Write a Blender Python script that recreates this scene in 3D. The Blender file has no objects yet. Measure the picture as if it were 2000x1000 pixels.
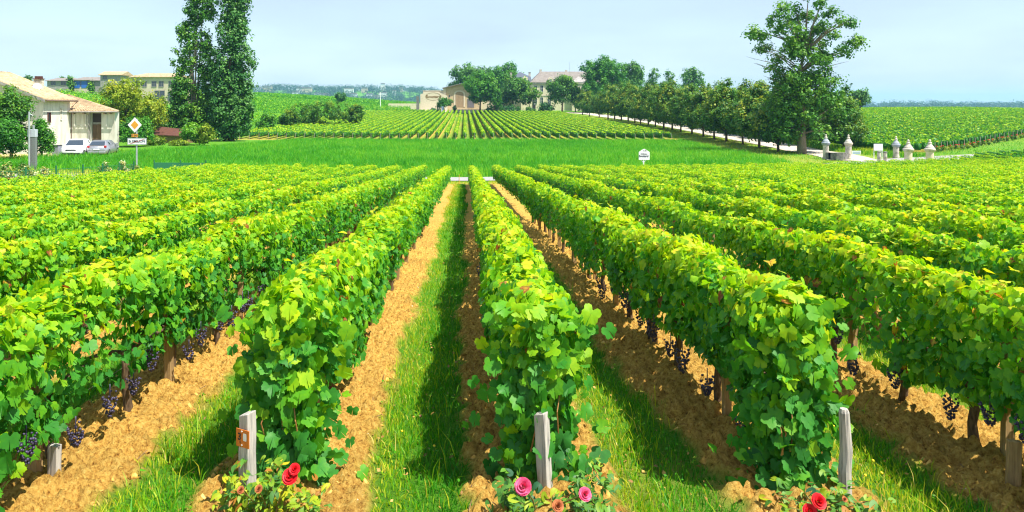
import bpy, math, random
import numpy as np
from mathutils import Vector

R = math.radians
rng = np.random.default_rng(7)
random.seed(7)
sc = bpy.context.scene
col = sc.collection

# ------------------------------------------------------------------ camera
FPX, VX, HY, CZ = 1400.0, 908.0, 205.0, 2.0
cam_d = bpy.data.cameras.new("camera")
cam = bpy.data.objects.new("camera", cam_d); col.objects.link(cam)
cam.location = (0, 0, CZ); cam.rotation_euler = (R(90), 0, 0)
cam_d.sensor_width = 36; cam_d.lens = 36 * FPX / 2000
cam_d.shift_x = (1000 - VX) / 2000; cam_d.shift_y = (HY - 500) / 2000
cam_d.clip_start = 0.1; cam_d.clip_end = 20000
sc.camera = cam

# ------------------------------------------------------------------ light
SUN_EL, SUN_AZ = 60.0, 121.0          # azimuth clockwise from +Y (view direction)
w = bpy.data.worlds.new("World"); sc.world = w; w.use_nodes = True
nt = w.node_tree; bg = nt.nodes["Background"]
sky = nt.nodes.new("ShaderNodeTexSky"); sky.sky_type = 'NISHITA'; sky.sun_disc = False
sky.sun_elevation = R(SUN_EL); sky.sun_rotation = R(SUN_AZ)
sky.air_density = 1.0; sky.dust_density = 0.2; sky.ozone_density = 1.5; sky.altitude = 80
hz_mix = nt.nodes.new("ShaderNodeMix"); hz_mix.data_type = 'RGBA'; hz_mix.inputs[0].default_value = .82   # high thin summer veil over the clear sky
nt.links.new(sky.outputs[0], hz_mix.inputs[6]); hz_mix.inputs[7].default_value = (2.34, 2.84, 3.52, 1)
vt = nt.nodes.new("ShaderNodeTexCoord"); vm = nt.nodes.new("ShaderNodeMapping"); vm.inputs['Scale'].default_value = (2.2, 2.2, 9)
vn = nt.nodes.new("ShaderNodeTexNoise"); vn.inputs['Scale'].default_value = 1.6; vn.inputs['Detail'].default_value = 5
nt.links.new(vt.outputs['Generated'], vm.inputs[0]); nt.links.new(vm.outputs[0], vn.inputs['Vector'])
vr = nt.nodes.new("ShaderNodeMapRange"); vr.inputs[1].default_value = .35; vr.inputs[2].default_value = .75; vr.inputs[3].default_value = .70; vr.inputs[4].default_value = .94
nt.links.new(vn.outputs[0], vr.inputs[0]); nt.links.new(vr.outputs[0], hz_mix.inputs[0])
nt.links.new(hz_mix.outputs[2], bg.inputs[0]); bg.inputs[1].default_value = 0.12
sd = bpy.data.lights.new("sun", 'SUN'); sd.energy = 4.3; sd.angle = R(0.5); sd.color = (1.0, 0.95, 0.86)
sun = bpy.data.objects.new("sun", sd); col.objects.link(sun)
ts = Vector((math.sin(R(SUN_AZ)) * math.cos(R(SUN_EL)), math.cos(R(SUN_AZ)) * math.cos(R(SUN_EL)), math.sin(R(SUN_EL))))
sun.rotation_euler = ts.to_track_quat('Z', 'Y').to_euler(); sun.location = (60, -20, 80)
sc.view_settings.view_transform = 'Standard'; sc.view_settings.look = 'None'
sc.view_settings.exposure = 1.2; sc.view_settings.gamma = 1.0
sc.render.engine = 'CYCLES'
cy = sc.cycles
cy.max_bounces = 6; cy.diffuse_bounces = 3; cy.glossy_bounces = 2; cy.transmission_bounces = 4
cy.transparent_max_bounces = 4; cy.volume_bounces = 1; cy.use_denoising = True
cy.caustics_reflective = False; cy.caustics_refractive = False; cy.sample_clamp_indirect = 6
cy.filter_width = 1.2


def px(x, y, Y):
    return ((x - VX) * Y / FPX, Y, CZ - (y - HY) * Y / FPX)


def pX(x, Y):
    return (x - VX) * Y / FPX


def pZ(y, Y):
    return CZ - (y - HY) * Y / FPX


# ------------------------------------------------------------------ noise + terrain
class Noise2:
    def __init__(self, seed, n=256):
        self.t = np.random.default_rng(seed).random((n, n)); self.n = n

    def __call__(self, x, y):
        x = np.asarray(x, float); y = np.asarray(y, float)
        xi = np.floor(x).astype(int); yi = np.floor(y).astype(int)
        fx = x - xi; fy = y - yi
        fx = fx * fx * (3 - 2 * fx); fy = fy * fy * (3 - 2 * fy)
        n = self.n; a = xi % n; b = (xi + 1) % n; c = yi % n; d = (yi + 1) % n
        t = self.t
        return (t[a, c] * (1 - fx) + t[b, c] * fx) * (1 - fy) + (t[a, d] * (1 - fx) + t[b, d] * fx) * fy


N1, N2, N3 = Noise2(1), Noise2(2), Noise2(3)


def sstep(a, b, x):
    t = np.clip((x - a) / (b - a), 0, 1)
    return t * t * (3 - 2 * t)


TX = np.array([-3500, -400, -150, -90, -60, -36, -16, 0, 31, 36.5, 60, 150, 400, 3500.])
TY = np.array([-60, -6, 0, 25, 44, 50, 54, 62, 70, 85, 107, 130, 160, 200, 245, 275, 330, 400, 600, 1000, 4000.])
TZ = np.array([
    [.6] * 14,
    [.4] * 14,
    [0.] * 14,
    [-1.2, -1.2, -1.2, -1.3, -1.4, -1.5, -1.62, -1.66, -1.66, -1.66, -1.66, -1.66, -1.66, -1.66],
    [-1.6, -1.6, -1.6, -1.7, -1.9, -2.2, -2.75, -2.92, -2.92, -2.92, -2.92, -2.9, -2.9, -2.9],
    [-2, -2, -2, -2.1, -2.3, -2.45, -2.95, -3.28, -3.4, -3.4, -3.4, -3.2, -3, -3],
    [-2, -2, -2, -2.2, -2.4, -2.55, -3.05, -3.4, -3.6, -3.6, -3.55, -3.2, -3, -3],
    [-2, -2, -2, -2.3, -2.55, -2.65, -3.1, -3.42, -3.75, -3.8, -3.6, -3.0, -2.8, -2.8],
    [-1, -1, -1.6, -2.4, -2.6, -2.7, -3.1, -3.42, -3.45, -3.45, -3.05, -2.2, -2, -2],
    [1, 1, 0, -1.8, -2.5, -2.85, -3.15, -3.4, -3.5, -3.48, -3.3, -1.8, -1, -1],
    [4, 4, 3, 0.0, -1.3, -3.1, -3.2, -3.2, -3.3, -2.95, -2.7, -1.0, 0, 0],
    [6, 6, 5, 1.2, -.6, -2.8, -2.9, -2.95, -2.9, -2.4, -2.0, -.4, .5, .5],
    [8, 8, 6.5, 2.2, .4, -2.0, -2.5, -2.55, -2.45, -1.75, -1.1, .1, 1, 1],
    [10, 10, 7.5, 3.0, 1.4, -1.2, -1.8, -1.95, -1.9, -1.5, -.4, .4, 1, 1],
    [11, 11, 8.5, 4.0, 2.2, .2, -.7, -.95, -1.0, -.8, -.6, .2, .5, 0],
    [12, 11, 8.8, 4.8, 3.0, 1.2, .3, .05, 0, 0, -.8, -.5, -1, -2],
    [12, 11, 8.5, 5.8, 4.0, 2.2, .9, .4, .1, 0, -1.5, -2, -3, -5],
    [10, 9, 7.2, 6.0, 4.7, 3.1, 1.9, .8, 0, 0, -2, -4, -5, -7],
    [0, 0, 0, 0, -1, -2, -3, -3.5, -5, -5, -6, -8, -9, -10],
    [-14] * 14,
    [-15] * 14])


def zg(X, Y):
    X = np.asarray(X, float); Y = np.asarray(Y, float)
    xi = np.clip(np.searchsorted(TX, X) - 1, 0, len(TX) - 2)
    yi = np.clip(np.searchsorted(TY, Y) - 1, 0, len(TY) - 2)
    fx = np.clip((X - TX[xi]) / (TX[xi + 1] - TX[xi]), 0, 1)
    fy = np.clip((Y - TY[yi]) / (TY[yi + 1] - TY[yi]), 0, 1)
    z = (TZ[yi, xi] * (1 - fx) + TZ[yi, xi + 1] * fx) * (1 - fy) + (TZ[yi + 1, xi] * (1 - fx) + TZ[yi + 1, xi + 1] * fx) * fy
    ridge = 56 * np.exp(-((Y - 1950) / 330.) ** 2) / (1 + np.exp(np.clip((X - 60) / 70., -30, 30)))
    ridge2 = 9 * np.exp(-((Y - 1750) / 260.) ** 2) * sstep(300, 700, X)
    return z + ridge + ridge2


def gz(X, Y):
    return float(zg(X, Y))


ROWX0, ROWS = 0.43, 1.47


def yend(X):
    X = np.asarray(X, float)
    return np.where(X < 0, 44.0 + X * 0.1, 44.0 + 0.45 * X)


def grass_strip(X, Y):
    """1 where grass grows between the near vine rows, 0 on the tilled soil"""
    u = (X - ROWX0) / ROWS
    k = np.floor(u); f = u - k
    c = 0.50 + 0.10 * (N1(k * 7.3, Y * 0.25) - .5) - 0.02
    hw = 0.215 + 0.09 * (N2(k * 3.1 + 5, Y * 0.8) - .5)
    d = np.abs(f - c) - hw + 0.10 * (N3(X * 9, Y * 7) - .5)
    return 1 - sstep(-0.05, 0.05, d)


# ------------------------------------------------------------------ mesh helpers
def link(o, parent=None):
    col.objects.link(o)
    if parent is not None: o.parent = parent
    return o


def fast_mesh(name, V, F, mat, parent=None, tint=None, smooth=False, attrs=None):
    """V (n,3), F (m,k) constant polygon size"""
    me = bpy.data.meshes.new(name)
    V = np.ascontiguousarray(V, np.float32); F = np.ascontiguousarray(F, np.int32)
    m, k = F.shape
    me.vertices.add(len(V)); me.vertices.foreach_set("co", V.ravel())
    me.loops.add(m * k); me.loops.foreach_set("vertex_index", F.ravel())
    me.polygons.add(m)
    me.polygons.foreach_set("loop_start", np.arange(0, m * k, k, dtype=np.int32))
    me.polygons.foreach_set("loop_total", np.full(m, k, np.int32))
    if smooth: me.polygons.foreach_set("use_smooth", np.ones(m, bool))
    ats = dict(attrs or {})
    if tint is not None: ats['tint'] = tint
    for an, av in ats.items():
        a = me.attributes.new(an, 'FLOAT', 'POINT'); a.data.foreach_set("value", np.ascontiguousarray(av, np.float32))
    me.update(calc_edges=True)
    if mat: me.materials.append(mat)
    return link(bpy.data.objects.new(name, me), parent)


class MB:
    def __init__(self):
        self.v = []; self.f = []

    def add(self, vs, fs):
        b = len(self.v); self.v += [tuple(map(float, p)) for p in vs]
        self.f += [tuple(b + i for i in f) for f in fs]; return self

    def box(self, x0, x1, y0, y1, z0, z1):
        return self.add([(x0, y0, z0), (x1, y0, z0), (x1, y1, z0), (x0, y1, z0), (x0, y0, z1), (x1, y0, z1), (x1, y1, z1), (x0, y1, z1)],
                        [(0, 3, 2, 1), (4, 5, 6, 7), (0, 1, 5, 4), (1, 2, 6, 5), (2, 3, 7, 6), (3, 0, 4, 7)])

    def tube(self, pts, rs, n=6, cap=True):
        pts = [Vector(p) for p in pts]; vs = []; fs = []
        if not hasattr(rs, '__len__'): rs = [rs] * len(pts)
        up = Vector((0.13, 0.21, 1)).normalized()
        for i, p in enumerate(pts):
            d = (pts[min(i + 1, len(pts) - 1)] - pts[max(i - 1, 0)])
            if d.length < 1e-9: d = Vector((0, 0, 1))
            d.normalize()
            a = d.cross(Vector((1, 0.07, 0)) if abs(d.z) > .8 else up).normalized(); b = d.cross(a)
            for j in range(n):
                t = 2 * math.pi * j / n
                vs.append(p + (a * math.cos(t) + b * math.sin(t)) * rs[i])
        for i in range(len(pts) - 1):
            for j in range(n):
                k = (j + 1) % n
                fs.append((i * n + j, i * n + k, (i + 1) * n + k, (i + 1) * n + j))
        if cap:
            fs.append(tuple(range(n - 1, -1, -1))); fs.append(tuple((len(pts) - 1) * n + j for j in range(n)))
        return self.add(vs, fs)

    def lathe(self, prof, n=14, cx=0, cy_=0):
        vs = []; fs = []
        for r, z in prof:
            for j in range(n):
                t = 2 * math.pi * j / n; vs.append((cx + r * math.cos(t), cy_ + r * math.sin(t), z))
        for i in range(len(prof) - 1):
            for j in range(n):
                k = (j + 1) % n; fs.append((i * n + j, i * n + k, (i + 1) * n + k, (i + 1) * n + j))
        fs.append(tuple(range(n - 1, -1, -1))); fs.append(tuple((len(prof) - 1) * n + j for j in range(n)))
        return self.add(vs, fs)

    def prism(self, poly, y0, y1):
        """poly in xz extruded along y"""
        n = len(poly)
        vs = [(x, y0, z) for x, z in poly] + [(x, y1, z) for x, z in poly]
        fs = [tuple(range(n)), tuple(range(2 * n - 1, n - 1, -1))]
        fs += [(i, i + n, (i + 1) % n + n, (i + 1) % n) for i in range(n)]
        return self.add(vs, fs)

    def mesh(self, name, mat, smooth=False, bevel=0):
        me = bpy.data.meshes.new(name); me.from_pydata(self.v, [], self.f)
        me.materials.append(mat); me.update()
        if smooth: me.polygons.foreach_set("use_smooth", np.ones(len(me.polygons), bool))
        return me

    def build(self, name, mat, parent=None, smooth=False, bevel=0):
        o = link(bpy.data.objects.new(name, self.mesh(name, mat, smooth)), parent)
        if bevel:
            m = o.modifiers.new('bevel', 'BEVEL'); m.width = bevel; m.segments = 2; m.limit_method = 'ANGLE'
        return o


def tag(o, label=None, cat=None, group=None, kind=None):
    if label: o['label'] = label
    if cat: o['category'] = cat
    if group: o['group'] = group
    if kind: o['kind'] = kind
    return o


def thing(name, label, cat, loc, rz=0, group=None):
    o = bpy.data.objects.new(name, None); col.objects.link(o)
    o.location = loc; o.rotation_euler = (0, 0, rz); o.empty_display_size = .3
    return tag(o, label, cat, group)


def copy_tree(o, parent=None):
    c = o.copy(); col.objects.link(c)
    if parent is not None: c.parent = parent
    for ch in list(o.children): copy_tree(ch, c)
    return c


def txt(name, s, size, mat, parent, loc, rot=(R(90), 0, 0), ext=.004, sx=1.0, bold=0.0):
    c = bpy.data.curves.new(name, 'FONT'); c.body = s; c.size = size; c.extrude = ext
    c.align_x = 'CENTER'; c.align_y = 'CENTER'; c.offset = bold; c.resolution_u = 3
    c.materials.append(mat)
    tmp = bpy.data.objects.new("tmp_text", c); col.objects.link(tmp)
    me = bpy.data.meshes.new_from_object(tmp.evaluated_get(bpy.context.evaluated_depsgraph_get())); me.name = name
    bpy.data.objects.remove(tmp); bpy.data.curves.remove(c)
    if not me.materials: me.materials.append(mat)
    o = bpy.data.objects.new(name, me); link(o, parent); o.location = loc; o.rotation_euler = rot; o.scale = (sx, 1, 1)
    return o


# ------------------------------------------------------------------ materials
def newmat(name):
    m = bpy.data.materials.new(name); m.use_nodes = True
    n = m.node_tree; n.nodes.clear()
    out = n.nodes.new("ShaderNodeOutputMaterial"); p = n.nodes.new("ShaderNodeBsdfPrincipled")
    n.links.new(p.outputs[0], out.inputs[0])
    return m, n, p, out


def ramp(n, stops, fac):
    r = n.nodes.new("ShaderNodeValToRGB"); e = r.color_ramp.elements
    while len(e) > 1: e.remove(e[-1])
    e[0].position = stops[0][0]; e[0].color = (*stops[0][1], 1)
    for p, c in stops[1:]:
        x = e.new(p); x.color = (*c, 1)
    n.links.new(fac, r.inputs[0]); return r


def noise_fac(n, scale, detail=4, rough=.6, coord='Object', stretch=None):
    tc = n.nodes.new("ShaderNodeTexCoord"); s = tc.outputs[coord]
    if stretch:
        mp = n.nodes.new("ShaderNodeMapping"); mp.inputs['Scale'].default_value = stretch
        n.links.new(s, mp.inputs[0]); s = mp.outputs[0]
    t = n.nodes.new("ShaderNodeTexNoise"); t.inputs['Scale'].default_value = scale
    t.inputs['Detail'].default_value = detail; t.inputs['Roughness'].default_value = rough
    n.links.new(s, t.inputs['Vector']); return t


def bump(n, p, height, strength=.4, dist=.02):
    b = n.nodes.new("ShaderNodeBump"); b.inputs['Strength'].default_value = strength; b.inputs['Distance'].default_value = dist
    n.links.new(height, b.inputs['Height']); n.links.new(b.outputs[0], p.inputs['Normal'])


def mat_noise(name, c0, c1, scale, rough=.8, c2=None, bs=.3, bd=.01, detail=5, stretch=None, spec=.3, metal=0, lo=.3, hi=.7):
    m, n, p, o = newmat(name)
    t = noise_fac(n, scale, detail, stretch=stretch)
    st = [(lo, c0), (hi, c1)] if c2 is None else [(lo, c0), ((lo + hi) / 2, c1), (hi, c2)]
    r = ramp(n, st, t.outputs[0]); n.links.new(r.outputs[0], p.inputs['Base Color'])
    p.inputs['Roughness'].default_value = rough; p.inputs['Specular IOR Level'].default_value = spec
    p.inputs['Metallic'].default_value = metal
    if bs: bump(n, p, t.outputs[0], bs, bd)
    return m


def mat_leaf(name, stops, trans=.35, rough=.5, tcol=(1.25, 1.2, .6), spec=.3, nscale=0):
    m, n, p, o = newmat(name)
    a = n.nodes.new("ShaderNodeAttribute"); a.attribute_name = 'tint'
    fac = a.outputs['Fac']
    if nscale:
        t = noise_fac(n, nscale, 2)
        ma = n.nodes.new("ShaderNodeMath"); ma.operation = 'MULTIPLY_ADD'; ma.inputs[1].default_value = .25
        n.links.new(t.outputs[0], ma.inputs[0]); n.links.new(fac, ma.inputs[2])
        mb = n.nodes.new("ShaderNodeMath"); mb.operation = 'SUBTRACT'; mb.inputs[1].default_value = .125
        n.links.new(ma.outputs[0], mb.inputs[0]); fac = mb.outputs[0]
    r = ramp(n, stops, fac); n.links.new(r.outputs[0], p.inputs['Base Color'])
    p.inputs['Roughness'].default_value = rough; p.inputs['Specular IOR Level'].default_value = spec
    tr = n.nodes.new("ShaderNodeBsdfTranslucent")
    mu = n.nodes.new("ShaderNodeMix"); mu.data_type = 'RGBA'; mu.blend_type = 'MULTIPLY'; mu.inputs[0].default_value = 1
    n.links.new(r.outputs[0], mu.inputs[6]); mu.inputs[7].default_value = (*tcol, 1)
    n.links.new(mu.outputs[2], tr.inputs[0])
    mx = n.nodes.new("ShaderNodeMixShader"); mx.inputs[0].default_value = trans
    n.links.new(p.outputs[0], mx.inputs[1]); n.links.new(tr.outputs[0], mx.inputs[2]); n.links.new(mx.outputs[0], o.inputs[0])
    return m


def mat_plain(name, c, rough=.5, metal=0, spec=.5, coat=0):
    m, n, p, o = newmat(name)
    t = noise_fac(n, 9, 3)
    r = ramp(n, [(.3, tuple(x * .9 for x in c)), (.7, tuple(min(1, x * 1.06) for x in c))], t.outputs[0])
    n.links.new(r.outputs[0], p.inputs['Base Color'])
    p.inputs['Roughness'].default_value = rough; p.inputs['Metallic'].default_value = metal
    p.inputs['Specular IOR Level'].default_value = spec; p.inputs['Coat Weight'].default_value = coat
    return m


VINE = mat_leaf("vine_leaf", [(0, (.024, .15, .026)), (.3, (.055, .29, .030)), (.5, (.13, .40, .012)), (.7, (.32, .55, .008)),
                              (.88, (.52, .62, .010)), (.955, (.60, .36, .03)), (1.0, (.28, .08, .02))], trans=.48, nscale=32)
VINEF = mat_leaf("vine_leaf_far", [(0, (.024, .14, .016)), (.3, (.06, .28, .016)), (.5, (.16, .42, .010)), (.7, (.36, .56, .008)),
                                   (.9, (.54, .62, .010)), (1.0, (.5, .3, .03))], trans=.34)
TREE_MID = mat_leaf("tree_leaf_mid", [(0, (.018, .09, .016)), (.5, (.07, .23, .020)), (1, (.20, .38, .025))], trans=.32)
TREE_DARK = mat_leaf("tree_leaf_dark", [(0, (.016, .08, .024)), (.5, (.045, .18, .036)), (1, (.12, .28, .045))], trans=.28)
TREE_LIND = mat_leaf("tree_leaf_linden", [(0, (.016, .08, .016)), (.5, (.06, .20, .020)), (.8, (.17, .30, .020)), (1, (.30, .34, .02))], trans=.32)
TREE_BRIGHT = mat_leaf("tree_leaf_bright", [(0, (.02, .12, .012)), (.5, (.07, .27, .015)), (1, (.20, .42, .02))], trans=.36)
TREE_YEL = mat_leaf("tree_leaf_yellow", [(0, (.06, .15, .012)), (.5, (.24, .35, .018)), (1, (.46, .46, .03))], trans=.36)
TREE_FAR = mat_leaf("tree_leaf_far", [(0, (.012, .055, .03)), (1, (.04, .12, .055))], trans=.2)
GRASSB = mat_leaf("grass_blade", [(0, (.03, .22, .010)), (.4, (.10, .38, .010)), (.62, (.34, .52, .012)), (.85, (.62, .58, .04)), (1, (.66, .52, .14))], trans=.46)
MEADB = mat_leaf("meadow_blade", [(0, (.03, .24, .012)), (.5, (.11, .44, .015)), (1, (.34, .54, .03))], trans=.45)
ROSELEAF = mat_leaf("rose_leaf", [(0, (.02, .10, .04)), (.45, (.10, .26, .02)), (.75, (.36, .42, .012)), (.9, (.50, .42, .02)), (1, (.30, .08, .02))], trans=.3)
SHRUBFL = mat_leaf("flowering_leaf", [(0, (.03, .12, .03)), (.6, (.10, .22, .04)), (.75, (.55, .42, .10)), (.88, (.75, .66, .30)), (1, (.8, .76, .55))], trans=.2)
BARK = mat_noise("bark", (.05, .035, .02), (.17, .12, .075), 8, .95, stretch=(3, 3, .6), bs=.8, bd=.03)
BARKL = mat_noise("bark_pale", (.10, .08, .055), (.30, .25, .19), 8, .95, stretch=(3, 3, .6), bs=.6, bd=.03)
VTRUNK = mat_noise("vine_bark", (.035, .022, .012), (.20, .13, .07), 30, .95, stretch=(2, 2, .4), bs=1, bd=.01)
CANE = mat_noise("cane", (.22, .09, .03), (.42, .22, .06), 20, .6, bs=.2)
STAKE = mat_noise("stake_wood", (.20, .12, .05), (.42, .28, .12), 22, .85, stretch=(3, 3, .25), bs=.5, bd=.006)
GREYWOOD = mat_noise("weathered_wood", (.13, .125, .12), (.40, .375, .335), 26, .9, c2=(.54, .49, .42), stretch=(3.5, 3.5, .16), bs=.9, bd=.006)
WIRE = mat_plain("wire", (.25, .2, .16), .5, .8)
GRAPE = mat_noise("grape_skin", (.010, .009, .022), (.07, .055, .12), 40, .42, bs=0, spec=.5)
ROSE_RED = mat_noise("rose_red", (.55, .006, .010), (.85, .02, .03), 40, .55, bs=.2, bd=.004)
ROSE_PINK = mat_noise("rose_pink", (.60, .01, .09), (.90, .16, .30), 45, .55, bs=.2, bd=.004)
ROSE_DRY = mat_noise("rose_dry", (.28, .06, .02), (.55, .20, .07), 40, .8, bs=.2, bd=.004)
TAGOR = mat_noise("orange_tag_paint", (.50, .13, .02), (.66, .20, .03), 12, .6, bs=.1)
DARK = mat_plain("dark_paint", (.02, .02, .022), .6)
INK = mat_plain("sign_ink", (.02, .03, .06), .6)
WHITE = mat_plain("white_paint", (.80, .80, .78), .5)
RED = mat_plain("sign_red", (.45, .02, .03), .5)
SIGNOR = mat_plain("sign_orange", (.70, .30, .02), .5)
ASPH = mat_noise("asphalt", (.24, .23, .22), (.34, .33, .32), 6, .9, bs=.2, bd=.005)
GRAVEL = mat_noise("pale_gravel", (.40, .34, .28), (.58, .51, .43), 3, .95, bs=.3, bd=.01)
STONE = mat_noise("limestone", (.48, .40, .27), (.66, .57, .41), 3, .9, c2=(.74, .66, .50), bs=.4, bd=.02)
STONEG = mat_noise("old_limestone", (.18, .165, .135), (.54, .49, .40), 2.5, .95, c2=(.64, .58, .48), bs=.6, bd=.02)
STONED = mat_noise("mossy_stone", (.07, .07, .065), (.26, .25, .22), 3, .95, bs=.6, bd=.02)
LEAD = mat_noise("lead_cap", (.18, .22, .28), (.40, .42, .44), 3, .8, bs=.3)
PLAST = mat_noise("lime_plaster", (.50, .46, .38), (.68, .64, .56), 1.1, .95, c2=(.76, .72, .64), stretch=(2.2, 2.2, .45), bs=.3, bd=.01)
CREAM = mat_noise("cream_render", (.46, .38, .26), (.60, .53, .39), .8, .95, bs=.2)
SLATE = mat_noise("slate", (.05, .06, .085), (.12, .14, .18), 4, .7, bs=.3)
WOODD = mat_noise("old_timber", (.10, .06, .035), (.28, .17, .10), 5, .9, stretch=(4, 4, .3), bs=.4)
WOODP = mat_noise("pale_door_wood", (.30, .20, .10), (.46, .33, .19), 4, .8, stretch=(4, 4, .2), bs=.3)
GREYTR = mat_noise("grey_fascia", (.22, .20, .18), (.36, .34, .31), 3, .8, bs=.1)
BLUEW = mat_plain("blue_door_paint", (.03, .13, .50), .5)
GREYHW = mat_noise("grey_wall", (.24, .22, .22), (.38, .35, .33), 2, .9, bs=.2)
RUST = mat_noise("rusty_red", (.06, .022, .016), (.15, .06, .04), 5, .9, bs=.4)
GALV = mat_noise("galvanised", (.36, .38, .40), (.50, .52, .54), 5, .45, bs=.1, metal=.5)
GFENCE = mat_plain("green_fence_paint", (.012, .13, .055), .5)
YELLOWF = mat_plain("yellow_petal", (.75, .55, .01), .6)
GLASS = mat_plain("window_glass", (.035, .05, .07), .08, spec=.8)
RUBBER = mat_plain("rubber", (.02, .02, .02), .8)
CARW = mat_plain("white_car_paint", (.80, .80, .80), .25, coat=.6)
CARS = mat_plain("silver_car_paint", (.40, .40, .43), .3, metal=.5, coat=.6)
CHROME = mat_plain("chrome", (.6, .6, .62), .2, metal=.9)
LAMPG = mat_plain("headlamp_glass", (.55, .58, .6), .1, spec=.8)


def mat_roof(name, cols, scale=2.5):
    m, n, p, o = newmat(name)
    t = noise_fac(n, scale, 6, .7); r = ramp(n, cols, t.outputs[0])
    t2 = noise_fac(n, 14, 2); hv = n.nodes.new("ShaderNodeMix"); hv.data_type = 'RGBA'; hv.blend_type = 'OVERLAY'; hv.inputs[0].default_value = .6
    n.links.new(r.outputs[0], hv.inputs[6]); n.links.new(t2.outputs[0], hv.inputs[7])
    n.links.new(hv.outputs[2], p.inputs['Base Color']); p.inputs['Roughness'].default_value = .9
    bump(n, p, t2.outputs[0], .5, .03); return m


TILE = mat_roof("clay_tile", [(.3, (.20, .135, .07)), (.5, (.40, .285, .16)), (.7, (.55, .43, .27))])
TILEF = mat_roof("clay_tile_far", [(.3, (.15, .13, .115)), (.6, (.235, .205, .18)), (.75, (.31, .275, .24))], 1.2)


def mat_ground():
    m, n, p, o = newmat("ground_cover")
    N, L = n.nodes, n.links

    def attr(a):
        x = N.new("ShaderNodeAttribute"); x.attribute_name = a; return x.outputs['Fac']
    t1 = noise_fac(n, 1.7, 6, .7); t2 = noise_fac(n, 34, 6, .75)
    soil = ramp(n, [(.33, (.13, .055, .010)), (.42, (.46, .235, .044)), (.55, (.68, .41, .090)), (.72, (.76, .54, .17))], t2.outputs[0])
    gr = ramp(n, [(.3, (.05, .18, .012)), (.6, (.11, .28, .016)), (.8, (.24, .34, .03))], t2.outputs[0])
    dry = ramp(n, [(.3, (.22, .24, .03)), (.6, (.40, .34, .07)), (.8, (.50, .40, .13))], t1.outputs[0])

    def mix(f, a, b):
        x = N.new("ShaderNodeMix"); x.data_type = 'RGBA'; L.new(f, x.inputs[0]); L.new(a, x.inputs[6]); L.new(b, x.inputs[7]); return x.outputs[2]
    c = mix(attr('dry'), gr.outputs[0], dry.outputs[0])
    mr = N.new("ShaderNodeMapRange"); mr.inputs[1].default_value = .35; mr.inputs[2].default_value = .68; mr.inputs[3].default_value = .84; mr.inputs[4].default_value = 1.15
    L.new(t1.outputs[0], mr.inputs[0])
    sv = N.new("ShaderNodeMix"); sv.data_type = 'RGBA'; sv.blend_type = 'MULTIPLY'; sv.inputs[0].default_value = 1
    L.new(soil.outputs[0], sv.inputs[6]); L.new(mr.outputs[0], sv.inputs[7])
    c = mix(attr('soil'), c, sv.outputs[2])
    L.new(c, p.inputs['Base Color']); p.inputs['Roughness'].default_value = .95; p.inputs['Specular IOR Level'].default_value = .15
    bump(n, p, t2.outputs[0], 1.0, .05)
    return m


GROUND = mat_ground()

# ------------------------------------------------------------------ ground
def seq(parts):
    out = []
    for a, b, s in parts:
        k = max(1, int(round((b - a) / s))); out.append(np.linspace(a, b, k, endpoint=False))
    return np.concatenate(out + [np.array([parts[-1][1]])])


gx = seq([(-4000, -1000, 300), (-1000, -200, 40), (-200, -40, 4), (-40, -6, .35), (-6, -3.2, .05), (-3.2, 4.2, .022), (4.2, 8, .05), (8, 40, .35), (40, 150, 2), (150, 1000, 40), (1000, 4000, 300)])
gy = seq([(-60, 0, 6), (0, 3.2, .3), (3.2, 9, .022), (9, 14, .045), (14, 25, .12), (25, 54, .3), (54, 110, 1.0), (110, 260, 1.5), (260, 420, 5), (420, 1200, 40), (1200, 2500, 60), (2500, 5000, 300)])
GX, GY = np.meshgrid(gx, gy)
GZ = zg(GX, GY)
near = (GX > -15.6) & (GX < 60) & (GY < yend(GX) + .6)
gs = grass_strip(GX, GY)
v2 = (GX > -35) & (GX < 32.3) & (GY > 106) & (GY < 246)
v3 = (GX > 50.5) & (GX < 160) & (GY > 80.5 + (GX - 51.5) * .78) & (GY < 235)
f2 = np.abs(((GX + 33.6) / 1.4) % 1 - .5)
soil = np.where(near, 1 - gs, 0)
soil = np.where(v2, np.clip(sstep(.25, .45, f2) * .6 + .35 * N2(GX * .2, GY * .1), 0, 1), soil)
soil = np.where(v3, .5, soil)
head = (GX > -15.6) & (GX < 60) & (GY >= yend(GX) - .5) & (GY < yend(GX) + 3)
dry = np.where(near, .55 * sstep(.45, .8, N1(GX * 1.3 + 9, GY * .9)) * (np.abs(GX) < 8), 0)
dry = np.where(head, .7, dry)
dry = np.where((GX > 30) & (GY > 58) & (GY < 260) & (GX < 50), .12 + .5 * N1(GX * .3, GY * .22), dry)
dry = np.where((GX > 43) & (GX < 160) & (GY > 58) & (GY < 80 + (GX - 50) * .8), .30 * N1(GX * .3, GY * .4), dry)
dry = np.where((GX < -24) & (GY > 44) & (GY < 72), .25 + .6 * N2(GX * .2, GY * .3), dry)
dry = np.where((GY > 104) & (GY <= 107) & (GX > -40) & (GX < 33), .75, dry)
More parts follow.
